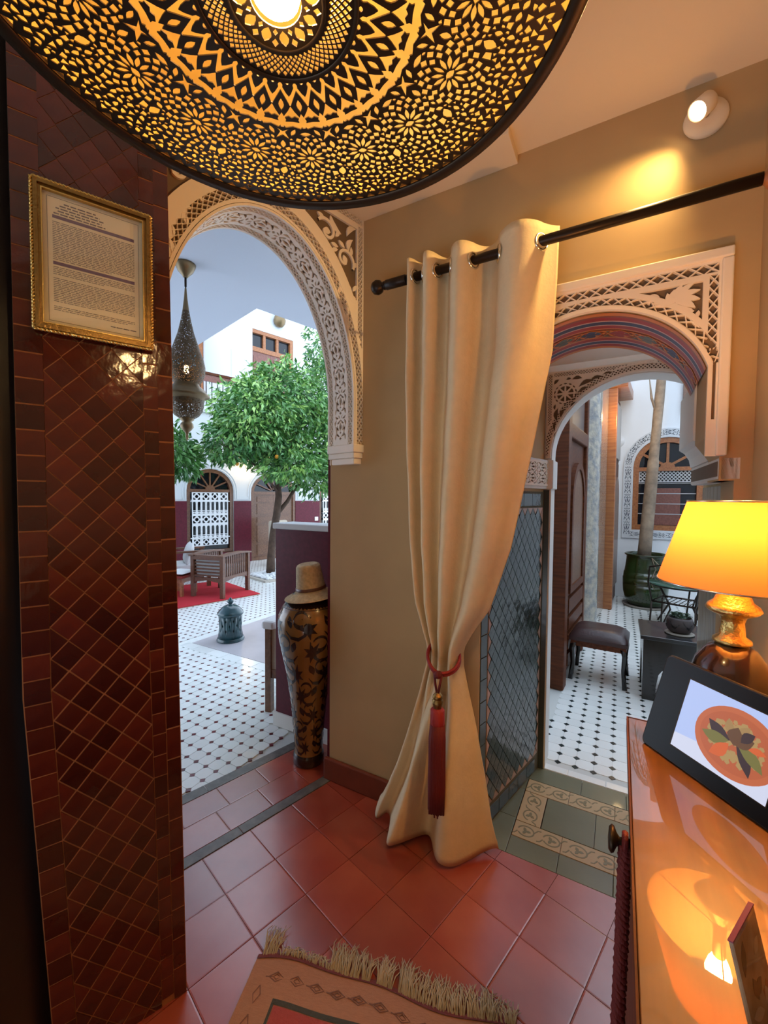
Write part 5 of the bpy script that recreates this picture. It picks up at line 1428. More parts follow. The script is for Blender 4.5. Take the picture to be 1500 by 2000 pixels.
# upper left recess: side wall, back window, railing
mb = MB(); mb.box(3.175, 3.30, FN + .002, 9.6, 3.2, 8.0); mb.box(3.14, 3.175, 7.75, 8.1, 3.2, 4.9); wu = struct('wall_gallery', mb, m_extwhite, 'A', label='bright white side wall of the upper gallery')
struct('wall_gallery', MB().box(-1.0, 3.175, 9.5, 9.6, 3.2, 8.0), m_extwhite, 'A', label='back wall of the upper gallery')
struct('floor', MB().box(-1.0, 3.175, FN - .05, 9.5, 3.2, 3.34), m_extwhite, 'A', label='upper gallery floor slab')
w3 = struct('window_3', None, None, 'A', label='upper gallery window with orange wooden frame and blue glass')
yb = 9.42
part('pane', MB().box(2.0, 3.05, yb, yb + .02, 4.55, 5.5), m_blueg, w3)
for (a, b, c, d) in ((3.0, 3.16, 3.9, 5.75), (1.85, 2.0, 3.9, 5.75)): part('post', MB().box(a, b, yb - .06, yb + .04, c, d), m_woodor, w3)
part('lintel', MB().box(1.85, 3.16, yb - .10, yb + .04, 5.5, 5.75), m_woodor, w3); part('sill', MB().box(1.85, 3.16, yb - .05, yb + .04, 4.40, 4.55), m_woodor, w3)
mb = MB(); mb.prism([(2.72, 5.5), (3.0, 5.5), (3.0, 5.15)], yb - .03, yb, fn=lambda x, y, d: (x, d, y)); part('corner_bracket', mb, m_woodor, w3)
mb = MB(); Hs = [[(2.05 + i * .08, 3.98 + j * .08), (2.10 + i * .08, 3.98 + j * .08), (2.10 + i * .08, 4.03 + j * .08), (2.05 + i * .08, 4.03 + j * .08)] for i in range(12) for j in range(5)]
mb.pierce([(2.0, 3.92), (3.0, 3.92), (3.0, 4.40), (2.0, 4.40)], Hs, lambda x, y, d: (x, yb - .01 + d, y), .03); part('lattice_panel', mb, m_woodor, w3)
rl = struct('trim_4', None, None, 'A', label='gallery railing with a brown handrail and thin bars')
part('handrail', MB().box(-.5, 3.17, FN - .03, FN + .03, 3.98, 4.03), m_wooddark, rl)
part('rail_board', MB().box(-.5, 3.17, FN - .01, FN + .02, 3.84, 3.98), m_rosew, rl)
for k in range(30): part('baluster', MB().box(3.08 - k * .118, 3.095 - k * .118, FN - .008, FN + .008, 3.34, 3.84), m_iron, rl)
# half wall right of the doorway
mb = MB(); mb.box(-.60, .0, .236, .40, .09, 1.285); hw = struct('wall_low', mb, m_purple, 'B', label='low wine red wall with a white cap behind the vase')
part('cap', MB().box(-.615, .0, .222, .415, 1.285, 1.322), m_extwhite, hw, bev=.006); part('plinth', MB().box(-.615, .0, .225, .41, 0, .09), m_white, hw)
# ---- hanging lantern
ln = thing('hanging_lantern', 'pierced metal teardrop lantern hanging in the left doorway view', 'lantern', 'A', (-.212, 1.343, 0))
mb = MB(); mb.lathe([(.0, 3.1), (.068, 3.099), (.066, 3.085), (.05, 3.05), (.022, 3.02), (.014, 3.008), (.0, 3.006)], 28); part('ceiling_cup', mb, m_perf2, ln)
mb = MB(); mb.tube([(0, 0, 3.01), (0, 0, 2.945)], .008, 8); mb.tube([(0, 0, 2.95), (0, 0, 2.925)], .004, 6); part('hanger', mb, m_iron, ln)
mb = MB(); mb.lathe([(.006, 2.935), (.012, 2.86), (.022, 2.78)], 24, cap=False); part('plain_neck', mb, m_perf2, ln)
mb = MB(); mb.lathe([(.022, 2.78), (.034, 2.71), (.055, 2.62), (.085, 2.53), (.113, 2.45), (.124, 2.395), (.121, 2.345), (.105, 2.305), (.080, 2.275)], 36, cap=False); part('pierced_body', mb, m_perf, ln)
mb = MB(); mb.lathe([(.080, 2.280), (.086, 2.262), (.105, 2.248), (.122, 2.232), (.130, 2.218), (.150, 2.200), (.152, 2.190), (.125, 2.180), (.112, 2.165)], 36, cap=False); part('banded_waist', mb, m_perf2, ln)
mb = MB(); mb.lathe([(.112, 2.168), (.113, 2.13), (.104, 2.09), (.08, 2.055), (.05, 2.035)], 32, cap=False); part('pierced_lower_bowl', mb, m_perf, ln)
mb = MB(); mb.lathe([(.048, 2.04), (.046, 2.025), (.030, 2.012), (.042, 1.995), (.044, 1.975), (.030, 1.955), (.016, 1.94), (.008, 1.925), (.010, 1.91), (.004, 1.88), (.0, 1.875)], 24); part('finial', mb, m_perf2, ln)
mb = MB(); mb.lathe([(.0, 2.345), (.014, 2.355), (.018, 2.375), (.012, 2.40), (.0, 2.41)], 14); part('bulb', mb, m_bulbs, ln)
# ---- sconce globe over the upper door, sockets
sg = thing('wall_globe', 'small brass globe lamp above the upper brown door', 'lamp', 'A', (3.93, FN - .10, 5.55))
mb = MB(); mb.lathe([(.0, -.16), (.07, -.145), (.125, -.08), (.14, 0), (.115, .08), (.06, .14), (.03, .17), (.0, .175)], 24); part('globe', mb, m_perf2, sg)
mb = MB(); mb.box(-.04, .04, .02, .10, .12, .20); part('wall_arm', mb, m_perf2, sg)
single('wall_socket', MB().box(-.05, .05, -.03, -.015, -.045, .045), m_outlet, 'white socket under the grilled window', 'socket', 'A', (2.33, FN, .14))
single('wall_socket', MB().box(-.05, .05, -.03, -.015, -.05, .05), m_outlet, 'white socket on the wine dado right of the far door', 'socket', 'A', (5.04, FN, .905))
# ---- green ceramic lantern on the slab
gl_ = thing('ceramic_lantern', 'teal glazed ceramic lantern standing on the grey slab', 'lantern', 'A', (.585, 2.38, .003))
mb = MB(); H = []
for j, z in enumerate((.115, .165, .215)):
    for k in range(9): H.append(quad((k + .5 * (j % 2) + .5) / 9 * 2 * PI, z, PI / 2, .036, .16))
def gr(z): return float(np.interp(z, [.03, .06, .10, .17, .24, .27], [.125, .116, .110, .107, .112, .118]))
mb.pierce([(0, .03)] + [(2 * PI * k / 48, .03) for k in range(1, 49)] + [(2 * PI - 2 * PI * k / 48, .27) for k in range(0, 49)], H, lambda x, y, d: ((gr(y) - d) * cos(x), (gr(y) - d) * sin(x), y), .012, gridpts(0, 2 * PI, .04, .26, .14) , smooth=True)
part('pierced_body', mb, m_lglaze, gl_)
mb = MB(); mb.lathe([(.0, .0), (.135, 0), (.138, .012), (.128, .022), (.130, .030), (.112, .036), (.0, .036)], 36); part('foot', mb, m_lglaze, gl_)
mb = MB(); mb.lathe([(.122, .262), (.130, .275), (.128, .288), (.118, .300), (.112, .312), (.094, .328), (.090, .336), (.066, .352), (.045, .362), (.022, .368), (.018, .375), (.030, .388), (.033, .402), (.024, .416), (.012, .424), (.014, .432), (.0, .440)], 36, cap=False); part('lid', mb, m_lglaze, gl_)
# ---- red rug, armchair, bench
rg = thing('red_rug', 'red rug under the wooden armchair in the courtyard', 'rug', 'A', (0, 0, 0))
part('pile', MB().box(.2, 1.80, 3.98, 5.35, .0, .014), m_carpet, rg)
mb = MB()
for k in range(80): mb.box(.21 + k * .02, .216 + k * .02, 3.945, 3.98, .002, .005)
stuff(part('edge_fringe', mb, m_kf, rg))
v = Vector((.229, -.426)); 
def armchair(name, label, s, n, rz, W=.50, D=.60, Hh=.62, slat=True, cushions=True):
    """local x = width along the back, y = forward (front at +D)"""
    c = thing(name, label, 'armchair', 'A', (s, n, .014), rz, None)
    for x in (0, W):
        for y in (0, D):
            mb = MB(); T = Matrix.Translation((x, y, 0)); mb.box(-.028, .028, -.028, .028, 0, Hh - .02, T=T); part('leg', mb, m_woodgard, c, bev=.004)
    for x in (0, W):
        mb = MB(); mb.prism([(-.05, Hh - .025), (-.05, Hh), (D * .3, Hh + .02), (D * .7, Hh + .015), (D + .05, Hh - .012), (D + .05, Hh - .035), (D * .6, Hh - .012)], -.045, .045, fn=lambda a, z, d, x=x: (x + d, a, z)); part('arm', mb, m_woodgard, c, bev=.005)
        mb = MB(); mb.prism([(.02, .30), (D - .02, .30), (D - .02, .20), (D - .06, .235), (D * .5, .262), (.06, .235), (.02, .20)], -.016, .016, fn=lambda a, z, d, x=x: (x + d, a, z)); part('side_rail', mb, m_woodgard, c)
        for k in range(11): part('side_slat', MB().box(x - .008, x + .008, .045 + k * (D - .09) / 10 - .013, .045 + k * (D - .09) / 10 + .013, .29, Hh - .025), m_woodgard, c)
    mb = MB(); mb.prism([(.02, .29), (W - .02, .29), (W - .02, .18), (W - .06, .225), (W * .5, .25), (.06, .225), (.02, .18)], -.016, .016, fn=lambda a, z, d: (a, d, z)); part('back_rail', mb, m_woodgard, c)
    part('top_rail', MB().box(.0, W, -.03, .03, Hh - .075, Hh - .005), m_woodgard, c, bev=.005)
    for k in range(5): part('back_slat', MB().box(.02, W - .02, -.010, .010, .305 + k * .048, .327 + k * .048), m_woodgard, c)
    part('front_rail', MB().box(.02, W - .02, D - .02, D + .02, .22, .29), m_woodgard, c)
    if cushions:
        mb = MB(); mb.box(.03, W - .03, .06, D, .29, .40); part('seat_cushion', mb, m_cush, c, bev=.03)
        mb = MB(); mb.box(.03, W - .03, .02, .13, .30, .585); part('back_cushion', mb, m_cush, c, bev=.03)
    return c
armchair('armchair', 'slatted brown wooden armchair seen from behind on the red rug', 1.015, 4.486, math.atan2(-.426, .229))
bn = thing('garden_bench', 'wooden bench with white back cushions at the courtyard edge by the pillar', 'bench', 'A', (.55, 4.05, .014), R(100))
# local x along its length away from the camera, y to the right
for x in (0, 1.3):
    for y in (0, .6): part('leg', MB().box(x - .03, x + .03, y - .03, y + .03, 0, .60), m_woodgard, bn)
part('arm', MB().box(-.04, .04, -.06, .66, .58, .615), m_woodgard, bn, bev=.008); part('arm', MB().box(1.26, 1.34, -.06, .66, .58, .615), m_woodgard, bn, bev=.008)
part('seat_rail', MB().box(0, 1.3, -.02, .02, .22, .29), m_woodgard, bn); part('back_rail', MB().box(0, 1.3, .58, .62, .60, .66), m_woodgard, bn)
part('seat_cushion', MB().box(.03, 1.27, -.03, .56, .29, .40), m_cush, bn, bev=.035)
part('back_cushion', MB().box(.03, .62, .45, .57, .40, .74), m_cush, bn, bev=.04); part('back_cushion', MB().box(.66, 1.27, .45, .57, .40, .74), m_cush, bn, bev=.04)
ar2 = thing('cushioned_chair', 'armchair with white cushions facing the rug below the window', 'armchair', 'A', (1.02, 5.65, .014), R(-100))
for x in (0, .52):
    for y in (0, .55): part('leg', MB().box(x - .028, x + .028, y - .028, y + .028, 0, .58), m_woodgard, ar2)
    part('arm', MB().box(x - .04, x + .04, -.04, .60, .56, .59), m_woodgard, ar2, bev=.006)
part('seat_rail', MB().box(0, .52, .53, .57, .20, .27), m_woodgard, ar2); part('seat_cushion', MB().box(.03, .49, .04, .58, .27, .38), m_cush, ar2, bev=.03)
mb = MB(); mb.box(.02, .50, -.06, .06, .36, .86); part('back_cushion', mb, m_cush, ar2, bev=.04)
def pillow(name, label, w, h, d, fr, loc, rz, tilt):
    mb = MB()
    def f(u, v):
        x, z = (u - .5) * 2, (v - .5) * 2; e = (1 - abs(x) ** 2.5) * (1 - abs(z) ** 2.5)
        return e
    for s in (-1, 1): mb.grid(13, 13, lambda u, v, s=s: (w / 2 * (u - .5) * 2 * (1 - .06 * (1 - abs((v - .5) * 2))), s * d / 2 * max(0, f(u, v)) ** .5, h / 2 * (v - .5) * 2 * (1 - .06 * (1 - abs((u - .5) * 2)))))
    o = single(name, mb, m_cush, label, 'cushion', fr, loc, rz); o.rotation_euler[0] = tilt; return o
pillow('cushion', 'loose white cushion on the armchair below the window', .42, .36, .14, 'A', (1.25, 5.30, .545), R(-105), R(-14))
lt = thing('low_table', 'low red wooden table on the red rug beside the armchair', 'table', 'A', (.93, 4.78, .014), R(-58))
part('table_top', MB().box(-.20, .20, -.20, .20, .27, .30), M('red_painted_wood', (.30, .04, .03), .4), lt); part('apron', MB().box(-.17, .17, -.17, .17, .20, .27), m_woodor, lt)
for x in (-.15, .15):
    for y in (-.15, .15): part('leg', MB().box(x - .02, x + .02, y - .02, y + .02, 0, .20), m_woodor, lt)
pillow('cushion', 'flat white seat pad on the low red table', .38, .38, .06, 'A', (.93, 4.78, .345), R(-58), R(90))
# ---- chair behind the low wall
ch = thing('upholstered_chair', 'beige upholstered wooden chair half hidden behind the tall vase', 'chair', 'B', (-.765, .345, 0), R(13))
# local x towards the right, y away; the left side of the chair is seen
for (x, y) in ((0, 0), (0, .58), (.55, 0), (.55, .58)): part('leg', MB().box(x - .022, x + .022, y - .022, y + .022, 0, .60), m_woodmid, ch)
part('side_rail', MB().box(-.015, .015, .02, .56, .24, .30), m_woodmid, ch); part('seat_rail', MB().box(0, .55, -.015, .015, .24, .30), m_woodmid, ch)
part('arm_pad', MB().box(-.05, .05, -.03, .60, .575, .635), m_cush, ch, bev=.02); part('side_panel', MB().box(-.012, .012, .02, .56, .30, .58), m_beige, ch)
part('near_panel', MB().box(.02, .55, -.008, .012, .28, .58), m_beige, ch); part('seat_cushion', MB().box(-.07, .52, .03, .56, .29, .43), m_cush, ch, bev=.04)
mb = MB()
for k in range(3): mb.box(-.0715, -.069, .12 + k * .03, .135 + k * .03, .30, .42)
part('cushion_stripes', mb, m_kd, ch)
# ---- citrus tree in a kerbed bed
pl_ = thing('tree_bed', 'square stone kerb filled with white pebbles round the tree', 'planter', 'A', (2.68, 5.05, 0))
part('kerb', MB().box(-.42, .42, -.42, -.36, 0, .035), m_stone, pl_); part('kerb', MB().box(-.42, .42, .36, .42, 0, .035), m_stone, pl_); part('kerb', MB().box(-.42, -.36, -.36, .36, 0, .035), m_stone, pl_); part('kerb', MB().box(.36, .42, -.36, .36, 0, .035), m_stone, pl_)
mb = MB(); rp_ = random.Random(2)
for k in range(260):
    x, y, r = rp_.uniform(-.34, .34), rp_.uniform(-.34, .34), rp_.uniform(.025, .05)
    mb.lathe([(0, -r * .6), (r * .8, -r * .3), (r, .1 * r), (r * .6, r * .5), (0, r * .6)], 6, c=(x, y, .03 + .015 * rp_.random() + .02 * (1 - math.hypot(x, y) / .5)))
stuff(part('pebbles', mb, m_peb, pl_))
tr = thing('citrus_tree', 'leafy citrus tree growing from the white pebble bed', 'tree', 'A', (2.72, 5.15, .03))
mb = MB(); mb.tube([(-.06, 0, 0), (-.05, 0, .3), (.0, .02, .7), (.09, .03, 1.1), (.14, .04, 1.45), (.10, .05, 1.9), (.05, .06, 2.5), (.0, .05, 3.3)], [.085, .07, .066, .070, .062, .05, .036, .018], 12)
part('trunk', mb, m_bark, tr)
for pts, r in (([(.10, .03, 1.12), (.30, .0, 1.35), (.46, -.04, 1.62), (.62, -.05, 1.8), (.95, -.05, 2.2), (1.3, 0, 2.8)], .045), ([(.46, -.04, 1.62), (.60, -.1, 1.72), (.80, -.12, 1.80)], .022), ([(.14, .04, 1.5), (-.25, -.1, 1.85), (-.65, -.15, 2.15), (-1.1, -.2, 2.3)], .026), ([(.1, .05, 1.9), (.3, .1, 2.5), (.7, .1, 3.3), (1.1, .1, 4.2)], .03), ([(.05, .06, 2.4), (-.4, .0, 2.9), (-.7, -.1, 3.4)], .026)):
    mb = MB(); mb.tube(pts, [r * (1 - .75 * k / (len(pts) - 1)) for k in range(len(pts))], 8); part('branch', mb, m_bark, tr)
def foliage(par, name, blobs, n, mat, seed, L=(.085, .155), origin=None):
    g = np.random.default_rng(seed); tot = sum(b[6] for b in blobs); V = []; F = []
    for (cx, cy, cz, rx, ry, rz_, wgt) in blobs:
        m = int(n * wgt / tot)
        d = g.normal(size=(m, 3)); d /= np.linalg.norm(d, axis=1)[:, None]
        rad = g.uniform(.35, 1.0, size=(m, 1)) ** .45
        # twigs: leaves gather in small sprays
        nt = max(6, m // 9); tw = g.normal(size=(nt, 3)); tw /= np.linalg.norm(tw, axis=1)[:, None]; tr_ = g.uniform(.45, 1.06, size=(nt, 1))
        idx = g.integers(0, nt, m); P_ = tw[idx] * tr_[idx] + g.normal(size=(m, 3)) * .085
        P_ = np.where(g.random((m, 1)) < .8, P_, d * rad)
        P_ = P_ * np.array([rx, ry, rz_]) + np.array([cx, cy, cz])
        out = P_ - np.array([cx, cy, cz]); out /= np.linalg.norm(out, axis=1)[:, None] + 1e-6
        ax = out * .7 + g.normal(size=(m, 3)) * .45 + np.array([0, 0, -.55]); ax /= np.linalg.norm(ax, axis=1)[:, None]
        sd = np.cross(ax, g.normal(size=(m, 3))); sd /= np.linalg.norm(sd, axis=1)[:, None]; up = np.cross(sd, ax)
        ln_ = g.uniform(*L, size=(m, 1)); w = ln_ * g.uniform(.30, .42, size=(m, 1))
        a = P_; b = P_ + ax * ln_ * .45 + sd * w * .5 + up * w * .12; c = P_ + ax * ln_ - up * ln_ * .12; e = P_ + ax * ln_ * .45 - sd * w * .5 + up * w * .12; mid = P_ + ax * ln_ * .5 - up * w * .05
        k0 = len(V) * 1
        st = np.stack([a, b, c, e, mid], 1).reshape(-1, 3)
        base = sum(x.shape[0] for x in V); V.append(st)
        i = base + 5 * np.arange(m)
        F.append(np.stack([np.stack([i, i + 1, i + 4], 1), np.stack([i + 1, i + 2, i + 4], 1), np.stack([i + 2, i + 3, i + 4], 1), np.stack([i + 3, i, i + 4], 1)], 1).reshape(-1, 3))
    me = bpy.data.meshes.new(name); V = np.concatenate(V); F = np.concatenate(F)
    me.from_pydata(V.tolist(), [], F.tolist()); me.materials.append(mat); me.update()
    return stuff(link(name, me, par))
BL = [(-.55, -.1, 2.55, .62, .7, .55, 3), (.25, -.1, 2.2, .8, .75, .45, 3), (.9, -.1, 2.5, .7, .7, .7, 3), (-.35, 0, 2.95, .75, .75, .5, 3), (.5, 0, 3.2, .85, .8, .7, 4), (1.2, 0, 3.5, .6, .7, .9, 3), (1.15, 0, 4.5, .34, .4, .75, 1.2),
      (.05, 0, 3.42, .5, .5, .45, 1.6), (-.95, -.1, 2.25, .42, .45, .3, 1), (.75, -.3, 1.78, .5, .5, .3, 1.2), (.1, -.5, 1.95, .6, .4, .3, 1.4), (-.1, .0, 2.9, .9, .9, .8, 3), (1.5, -.1, 2.3, .5, .5, .5, 1.5)]
foliage(tr, 'foliage', BL, 15000, m_leaf, 4)
foliage(tr, 'young_foliage', [(b[0], b[1], b[2] + .06, b[3] * 1.04, b[4] * 1.04, b[5] * 1.06, b[6]) for b in BL], 5600, m_leafl, 8)
mb = MB()
for p in ((-.30, -.62, 2.12), (-.85, -.30, 1.98)): mb.lathe([(0, -.035), (.026, -.024), (.036, 0), (.026, .024), (0, .035)], 10, c=p)
stuff(part('oranges', mb, M('orange_peel', (.75, .30, .02), .5), tr))
t2 = thing('citrus_tree', 'second citrus tree whose low branch hangs below the metal lantern', 'tree', 'A', (.35, 5.6, 0))
mb = MB(); mb.tube([(0, 0, 0), (.0, 0, 1.2), (.1, 0, 2.4), (.2, -.1, 3.0)], [.07, .06, .045, .02], 10); part('trunk', mb, m_bark, t2)
mb = MB(); mb.tube([(.05, 0, 1.7), (.5, -.2, 2.2), (.9, -.3, 2.4)], [.03, .02, .01], 8); part('branch', mb, m_bark, t2)
foliage(t2, 'foliage', [(.60, -.3, 2.2, .42, .45, .42, 2), (.2, -.2, 2.35, .6, .6, .45, 2), (.85, -.3, 1.98, .25, .3, .22, .8)], 2800, m_leaf, 21)
# second armchair glimpsed behind the trunk
ac2 = thing('garden_chair', 'pale cushioned garden chair glimpsed behind the tree trunk', 'chair', 'A', (3.44, 5.75, 0), R(20))
for (x, y) in ((0, 0), (.5, 0), (0, .5), (.5, .5)): part('leg', MB().box(x - .025, x + .025, y - .025, y + .025, 0, .42), m_woodgard, ac2)
part('seat_cushion', MB().box(-.02, .52, -.02, .52, .36, .48), m_beige, ac2, bev=.03); part('back_cushion', MB().box(-.02, .52, .42, .54, .46, .95), m_beige, ac2, bev=.04)

# ============================================================ RIGHT SIDE COURT (frame B)
UF = 5.52
RW = (1.485, 2.335, 1.03, 2.05, .39)
xm, hw_ = (RW[0] + RW[1]) / 2, (RW[1] - RW[0]) / 2
mb = MB(); mb.pierce([(.7, 0), (4.4, 0), (4.4, 6.2), (.7, 6.2)], [archloop(RW[0], RW[1], RW[2], 1.96, .425)], lambda x, y, d: (x, UF + d * .2, y), 1.0, gridpts(.7, 4.4, 0, 6.2, .4))
struct('wall_side_far', mb, m_sidewhite, 'B', label='tall white wall of the side court with the arched window')
struct('wall_side_right', MB().box(4.3, 4.4, .8, UF, 0, 6.2), m_sidewhite, 'B', label='right wall of the side court')
w4 = struct('window_4', None, None, 'B', label='arched orange wooden window in a carved white surround')
W = (RW[0], RW[1], RW[2], 1.96, .425)
def arched_frame2(x0, x1, z0, zs, h, w, d0, d1): return arched_frame(x0, x1, z0, zs, h, w, d0, d1)
part('frame', arched_frame(*W, .075, UF + .0, UF + .08), m_woodor, w4)
part('transom', MB().box(RW[0] + .07, RW[1] - .07, UF + .005, UF + .075, 1.90, 1.955), m_woodor, w4)
for th in (PI * .18, PI * .5, PI * .82):
    mb = MB(); mb.ribbon([(xm + .05 * cos(th), 1.96 + .05 * sin(th)), (xm + .37 * cos(th), 1.96 + .36 * sin(th))], .034, lambda x, y, d: (x, UF + .06 - d, y), 0, .045); part('fan_bar', mb, m_woodor, w4)
mb = MB(); mb.prism(arc(xm, 1.95, .09, .075, 0, PI, 10), UF + .01, UF + .06, fn=lambda x, y, d: (x, d, y)); part('fan_hub', mb, m_woodor, w4)
part('pane', MB().box(RW[0] + .05, RW[1] - .05, UF + .07, UF + .08, RW[2] + .05, 2.34), m_glass, w4)
part('inner_shutter', MB().box(xm - .17, xm + .17, UF + .055, UF + .069, RW[2] + .08, 1.65), m_rosew, w4)
mb = MB(); Hs = [quad(RW[0] + .10 + (i + .5 * (j % 2)) * .045, 1.76 + j * .025, 0, .032, .030) for i in range(14) for j in range(6)]
mb.pierce([(RW[0] + .075, 1.735), (RW[1] - .075, 1.735), (RW[1] - .075, 1.905), (RW[0] + .075, 1.905)], Hs, lambda x, y, d: (x, UF + .03 + d, y), .01); part('lace_grille', mb, m_grey, w4)
for z in (1.27, 1.42, 1.57, 1.72): part('glazing_bar', MB().box(RW[0] + .075, RW[1] - .075, UF + .05, UF + .06, z - .006, z + .006), m_grey, w4)
def arch_sur(e): return [(RW[0] - e, RW[2] - e), (RW[1] + e, RW[2] - e)] + [(xm + (hw_ + e) * cos(PI * k / 24), 1.96 + (.425 + e) * sin(PI * k / 24)) for k in range(25)]
H = []
sw = .125
for sx in (RW[0] - sw / 2 - .003, RW[1] + sw / 2 + .003):
    for k in range(5):
        for q in arab(0, .205, 0, .040): H.append([(sx + y, .96 + k * .205 + x) for x, y in q])
cen = [(xm + (hw_ + sw / 2 + .003) * cos(PI * k / 60), 1.99 + (.425 + sw / 2 - .024) * sin(PI * k / 60)) for k in range(61)]
_, Lc = bend_arc(cen, []); hh = []
for k in range(9): hh += arab(k * Lc / 9, Lc / 9, 0, .040)
h, _ = bend_arc(cen, hh); H += h
for k in range(4):
    for q in arab(0, .235, 0, .036): H.append([(RW[0] - .04 + k * .235 + x, RW[2] - .066 + y) for x, y in q])
mb = MB(); mb.pierce(arch_sur(.128), [arch_sur(.0)] + [q for q in H], lambda x, y, d: (x, UF - .022 + d, y), .018); part('carved_surround', mb, m_extwhite, w4)
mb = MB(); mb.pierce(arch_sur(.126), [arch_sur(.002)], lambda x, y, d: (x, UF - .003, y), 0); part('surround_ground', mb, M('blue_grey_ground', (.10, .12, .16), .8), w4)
w5 = struct('window_5', None, None, 'B', label='dark green shutter high on the side court wall')
part('frame', MB().box(2.06, 2.8, UF - .06, UF, 2.70, 3.9), m_woodmid, w5)
for k in range(14): part('slat', MB().box(2.12, 2.74, UF - .075, UF - .06, 2.76 + k * .08, 2.82 + k * .08), m_shutter, w5)
single('wall_speaker', MB().lathe([(0, -.03), (.05, -.03), (.055, -.022), (.085, -.02), (.09, 0), (.0, 0)], 28, T=Matrix.Rotation(R(90), 4, 'X') @ Matrix.Scale(-1, 4, (0, 0, 1))), m_outlet, 'round white speaker on the far wall beside the arched window', 'speaker', 'B', (1.275, UF, 2.355))
sc_ = thing('security_camera', 'small white security camera below the round speaker', 'camera', 'B', (1.25, UF, 2.02))
mb = MB(); mb.tube([(0, 0, .03), (0, -.06, .02), (.01, -.16, -.01)], [.03, .03, .034], 14); part('body', mb, m_outlet, sc_); mb = MB(); mb.tube([(.01, -.155, -.01), (.011, -.168, -.014)], .026, 14); part('lens', mb, m_blackp, sc_)
# left wall of the side court: door leaf, shiny column, second door
FRd = fpt('B', .925, 1.70); SA = R(90) + TB - math.atan2(.235, 2.85)
FR['D'] = (FRd, SA)     # x runs away along the wall, +y is into the wall (left)
struct('wall_side_left', MB().box(-.95, 3.9, .05, .2, 0, 6.2), m_sidewhite, 'D', label='left wall of the side court')
d3 = struct('door_3', None, None, 'D', label='tall carved dark wooden door beside the passage')
part('frame', MB().box(.0, .12, -.05, .05, 0, 3.2), m_wooddark, d3, bev=.01); part('frame', MB().box(1.0, 1.08, -.03, .05, 0, 3.2), m_wooddark, d3, bev=.01)
lf = part('leaf', MB().box(.12, 1.0, .0, .045, .02, 1.98), m_wooddark, d3)
mb = MB(); mb.prism(archloop(.36, .88, .75, 1.45, .30), -.001, -.022, fn=lambda x, y, d: (x, d, y)); link('arched_panel', mb.mesh('arched_panel', m_woodmid), lf)
mb = MB(); mb.pierce(archloop(.30, .94, .70, 1.45, .36), [archloop(.36, .88, .76, 1.45, .30)], lambda x, y, d: (x, -.035 + d, y), .035); link('arch_moulding', mb.mesh('arch_moulding', m_wooddark), lf)
for z0_, z1_ in ((.10, .20), (.24, .36), (.40, .50), (.54, .66)): link('rail_moulding', MB().box(.28, .95, -.03, .0, z0_, z1_).mesh('rail_moulding', m_wooddark), lf)
part('lintel', MB().box(.12, 1.0, -.035, .045, 1.98, 2.10), m_wooddark, d3, bev=.01)
part('upper_panel', MB().box(.14, .98, .0, .045, 2.12, 3.15), M('grey_brown_panel', (.13, .085, .07), .5), d3)
cl = struct('trim_5', None, None, 'D', label='shiny silver grey polished plaster half column')
mb = MB(); mb.lathe([(.30, 0), (.30, 5.0)], 20, c=(1.42, .20, 0), cap=False); part('shaft', mb, m_shiny, cl)
part('flank', MB().box(1.70, 2.86, .0, .05, 0, 5.0), m_shiny, cl); 
d4 = struct('door_4', None, None, 'D', label='brown door at the end of the side court, its lit edge coloured orange')
part('frame', MB().box(2.88, 2.98, -.10, .05, 0, 2.95), m_woodor, d4, bev=.008); part('leaf', MB().box(2.98, 3.75, -.06, .04, .02, 2.9), m_wooddark, d4)  # frame coloured orange for the warm lamp light on the door's edge
part('cornice', MB().box(2.86, 3.80, -.22, .05, 2.95, 3.08), m_woodor, d4, bev=.01)
mb = MB(); mb.prism(archloop(3.06, 3.66, .25, 1.5, .30), -.061, -.085, fn=lambda x, y, d: (x, d, y)); part('arched_panel', mb, m_woodmid, d4)
part('upper_panel', MB().box(3.05, 3.68, -.085, -.06, 2.05, 2.8), M('grey_panel', (.35, .33, .30), .3), d4)
# palm in the glazed pot
px_, py_ = 1.66, 5.05
pt = thing('palm_pot', 'large dark green glazed pot with rings holding a palm', 'pot', 'B', (px_, py_, 0))
mb = MB(); mb.lathe([(.0, .035), (.215, .035), (.245, .10), (.268, .20), (.275, .31), (.270, .312), (.276, .318), (.276, .40), (.270, .402), (.272, .408), (.264, .48), (.256, .483), (.258, .49), (.248, .56), (.238, .66), (.240, .70), (.258, .715), (.262, .728), (.250, .735), (.235, .728), (.228, .69), (.23, .60), (.0, .60)], 44); part('body', mb, m_pot, pt)
mb = MB(); mb.lathe([(.0, 0), (.25, 0), (.275, .03), (.268, .034), (.24, .012), (.0, .010)], 40); part('saucer', mb, m_clay, pt)
mb = MB(); mb.lathe([(.0, .61), (.229, .612)], 24, cap=False); part('soil', mb, m_bark, pt)
pm = thing('palm_tree', 'slender palm with a bare pale trunk rising from the green pot', 'palm', 'B', (px_, py_, .61))
mb = MB(); zz = [0, .3, .7, 1.1, 1.4, 1.42, 1.8, 2.2, 2.6, 3.2, 4.0]
mb.tube([(-.03 + .055 * z, .0, z) for z in zz], [.085, .082, .078, .075, .068, .062, .058, .060, .055, .054, .05], 14); part('trunk', mb, m_palm, pm)
mb = MB(); mb.tube([(.08, -.02, 2.0), (.0, -.05, 2.25), (-.03, -.06, 2.5)], [.02, .016, .005], 6); part('leaf_stub', mb, m_palm, pm)
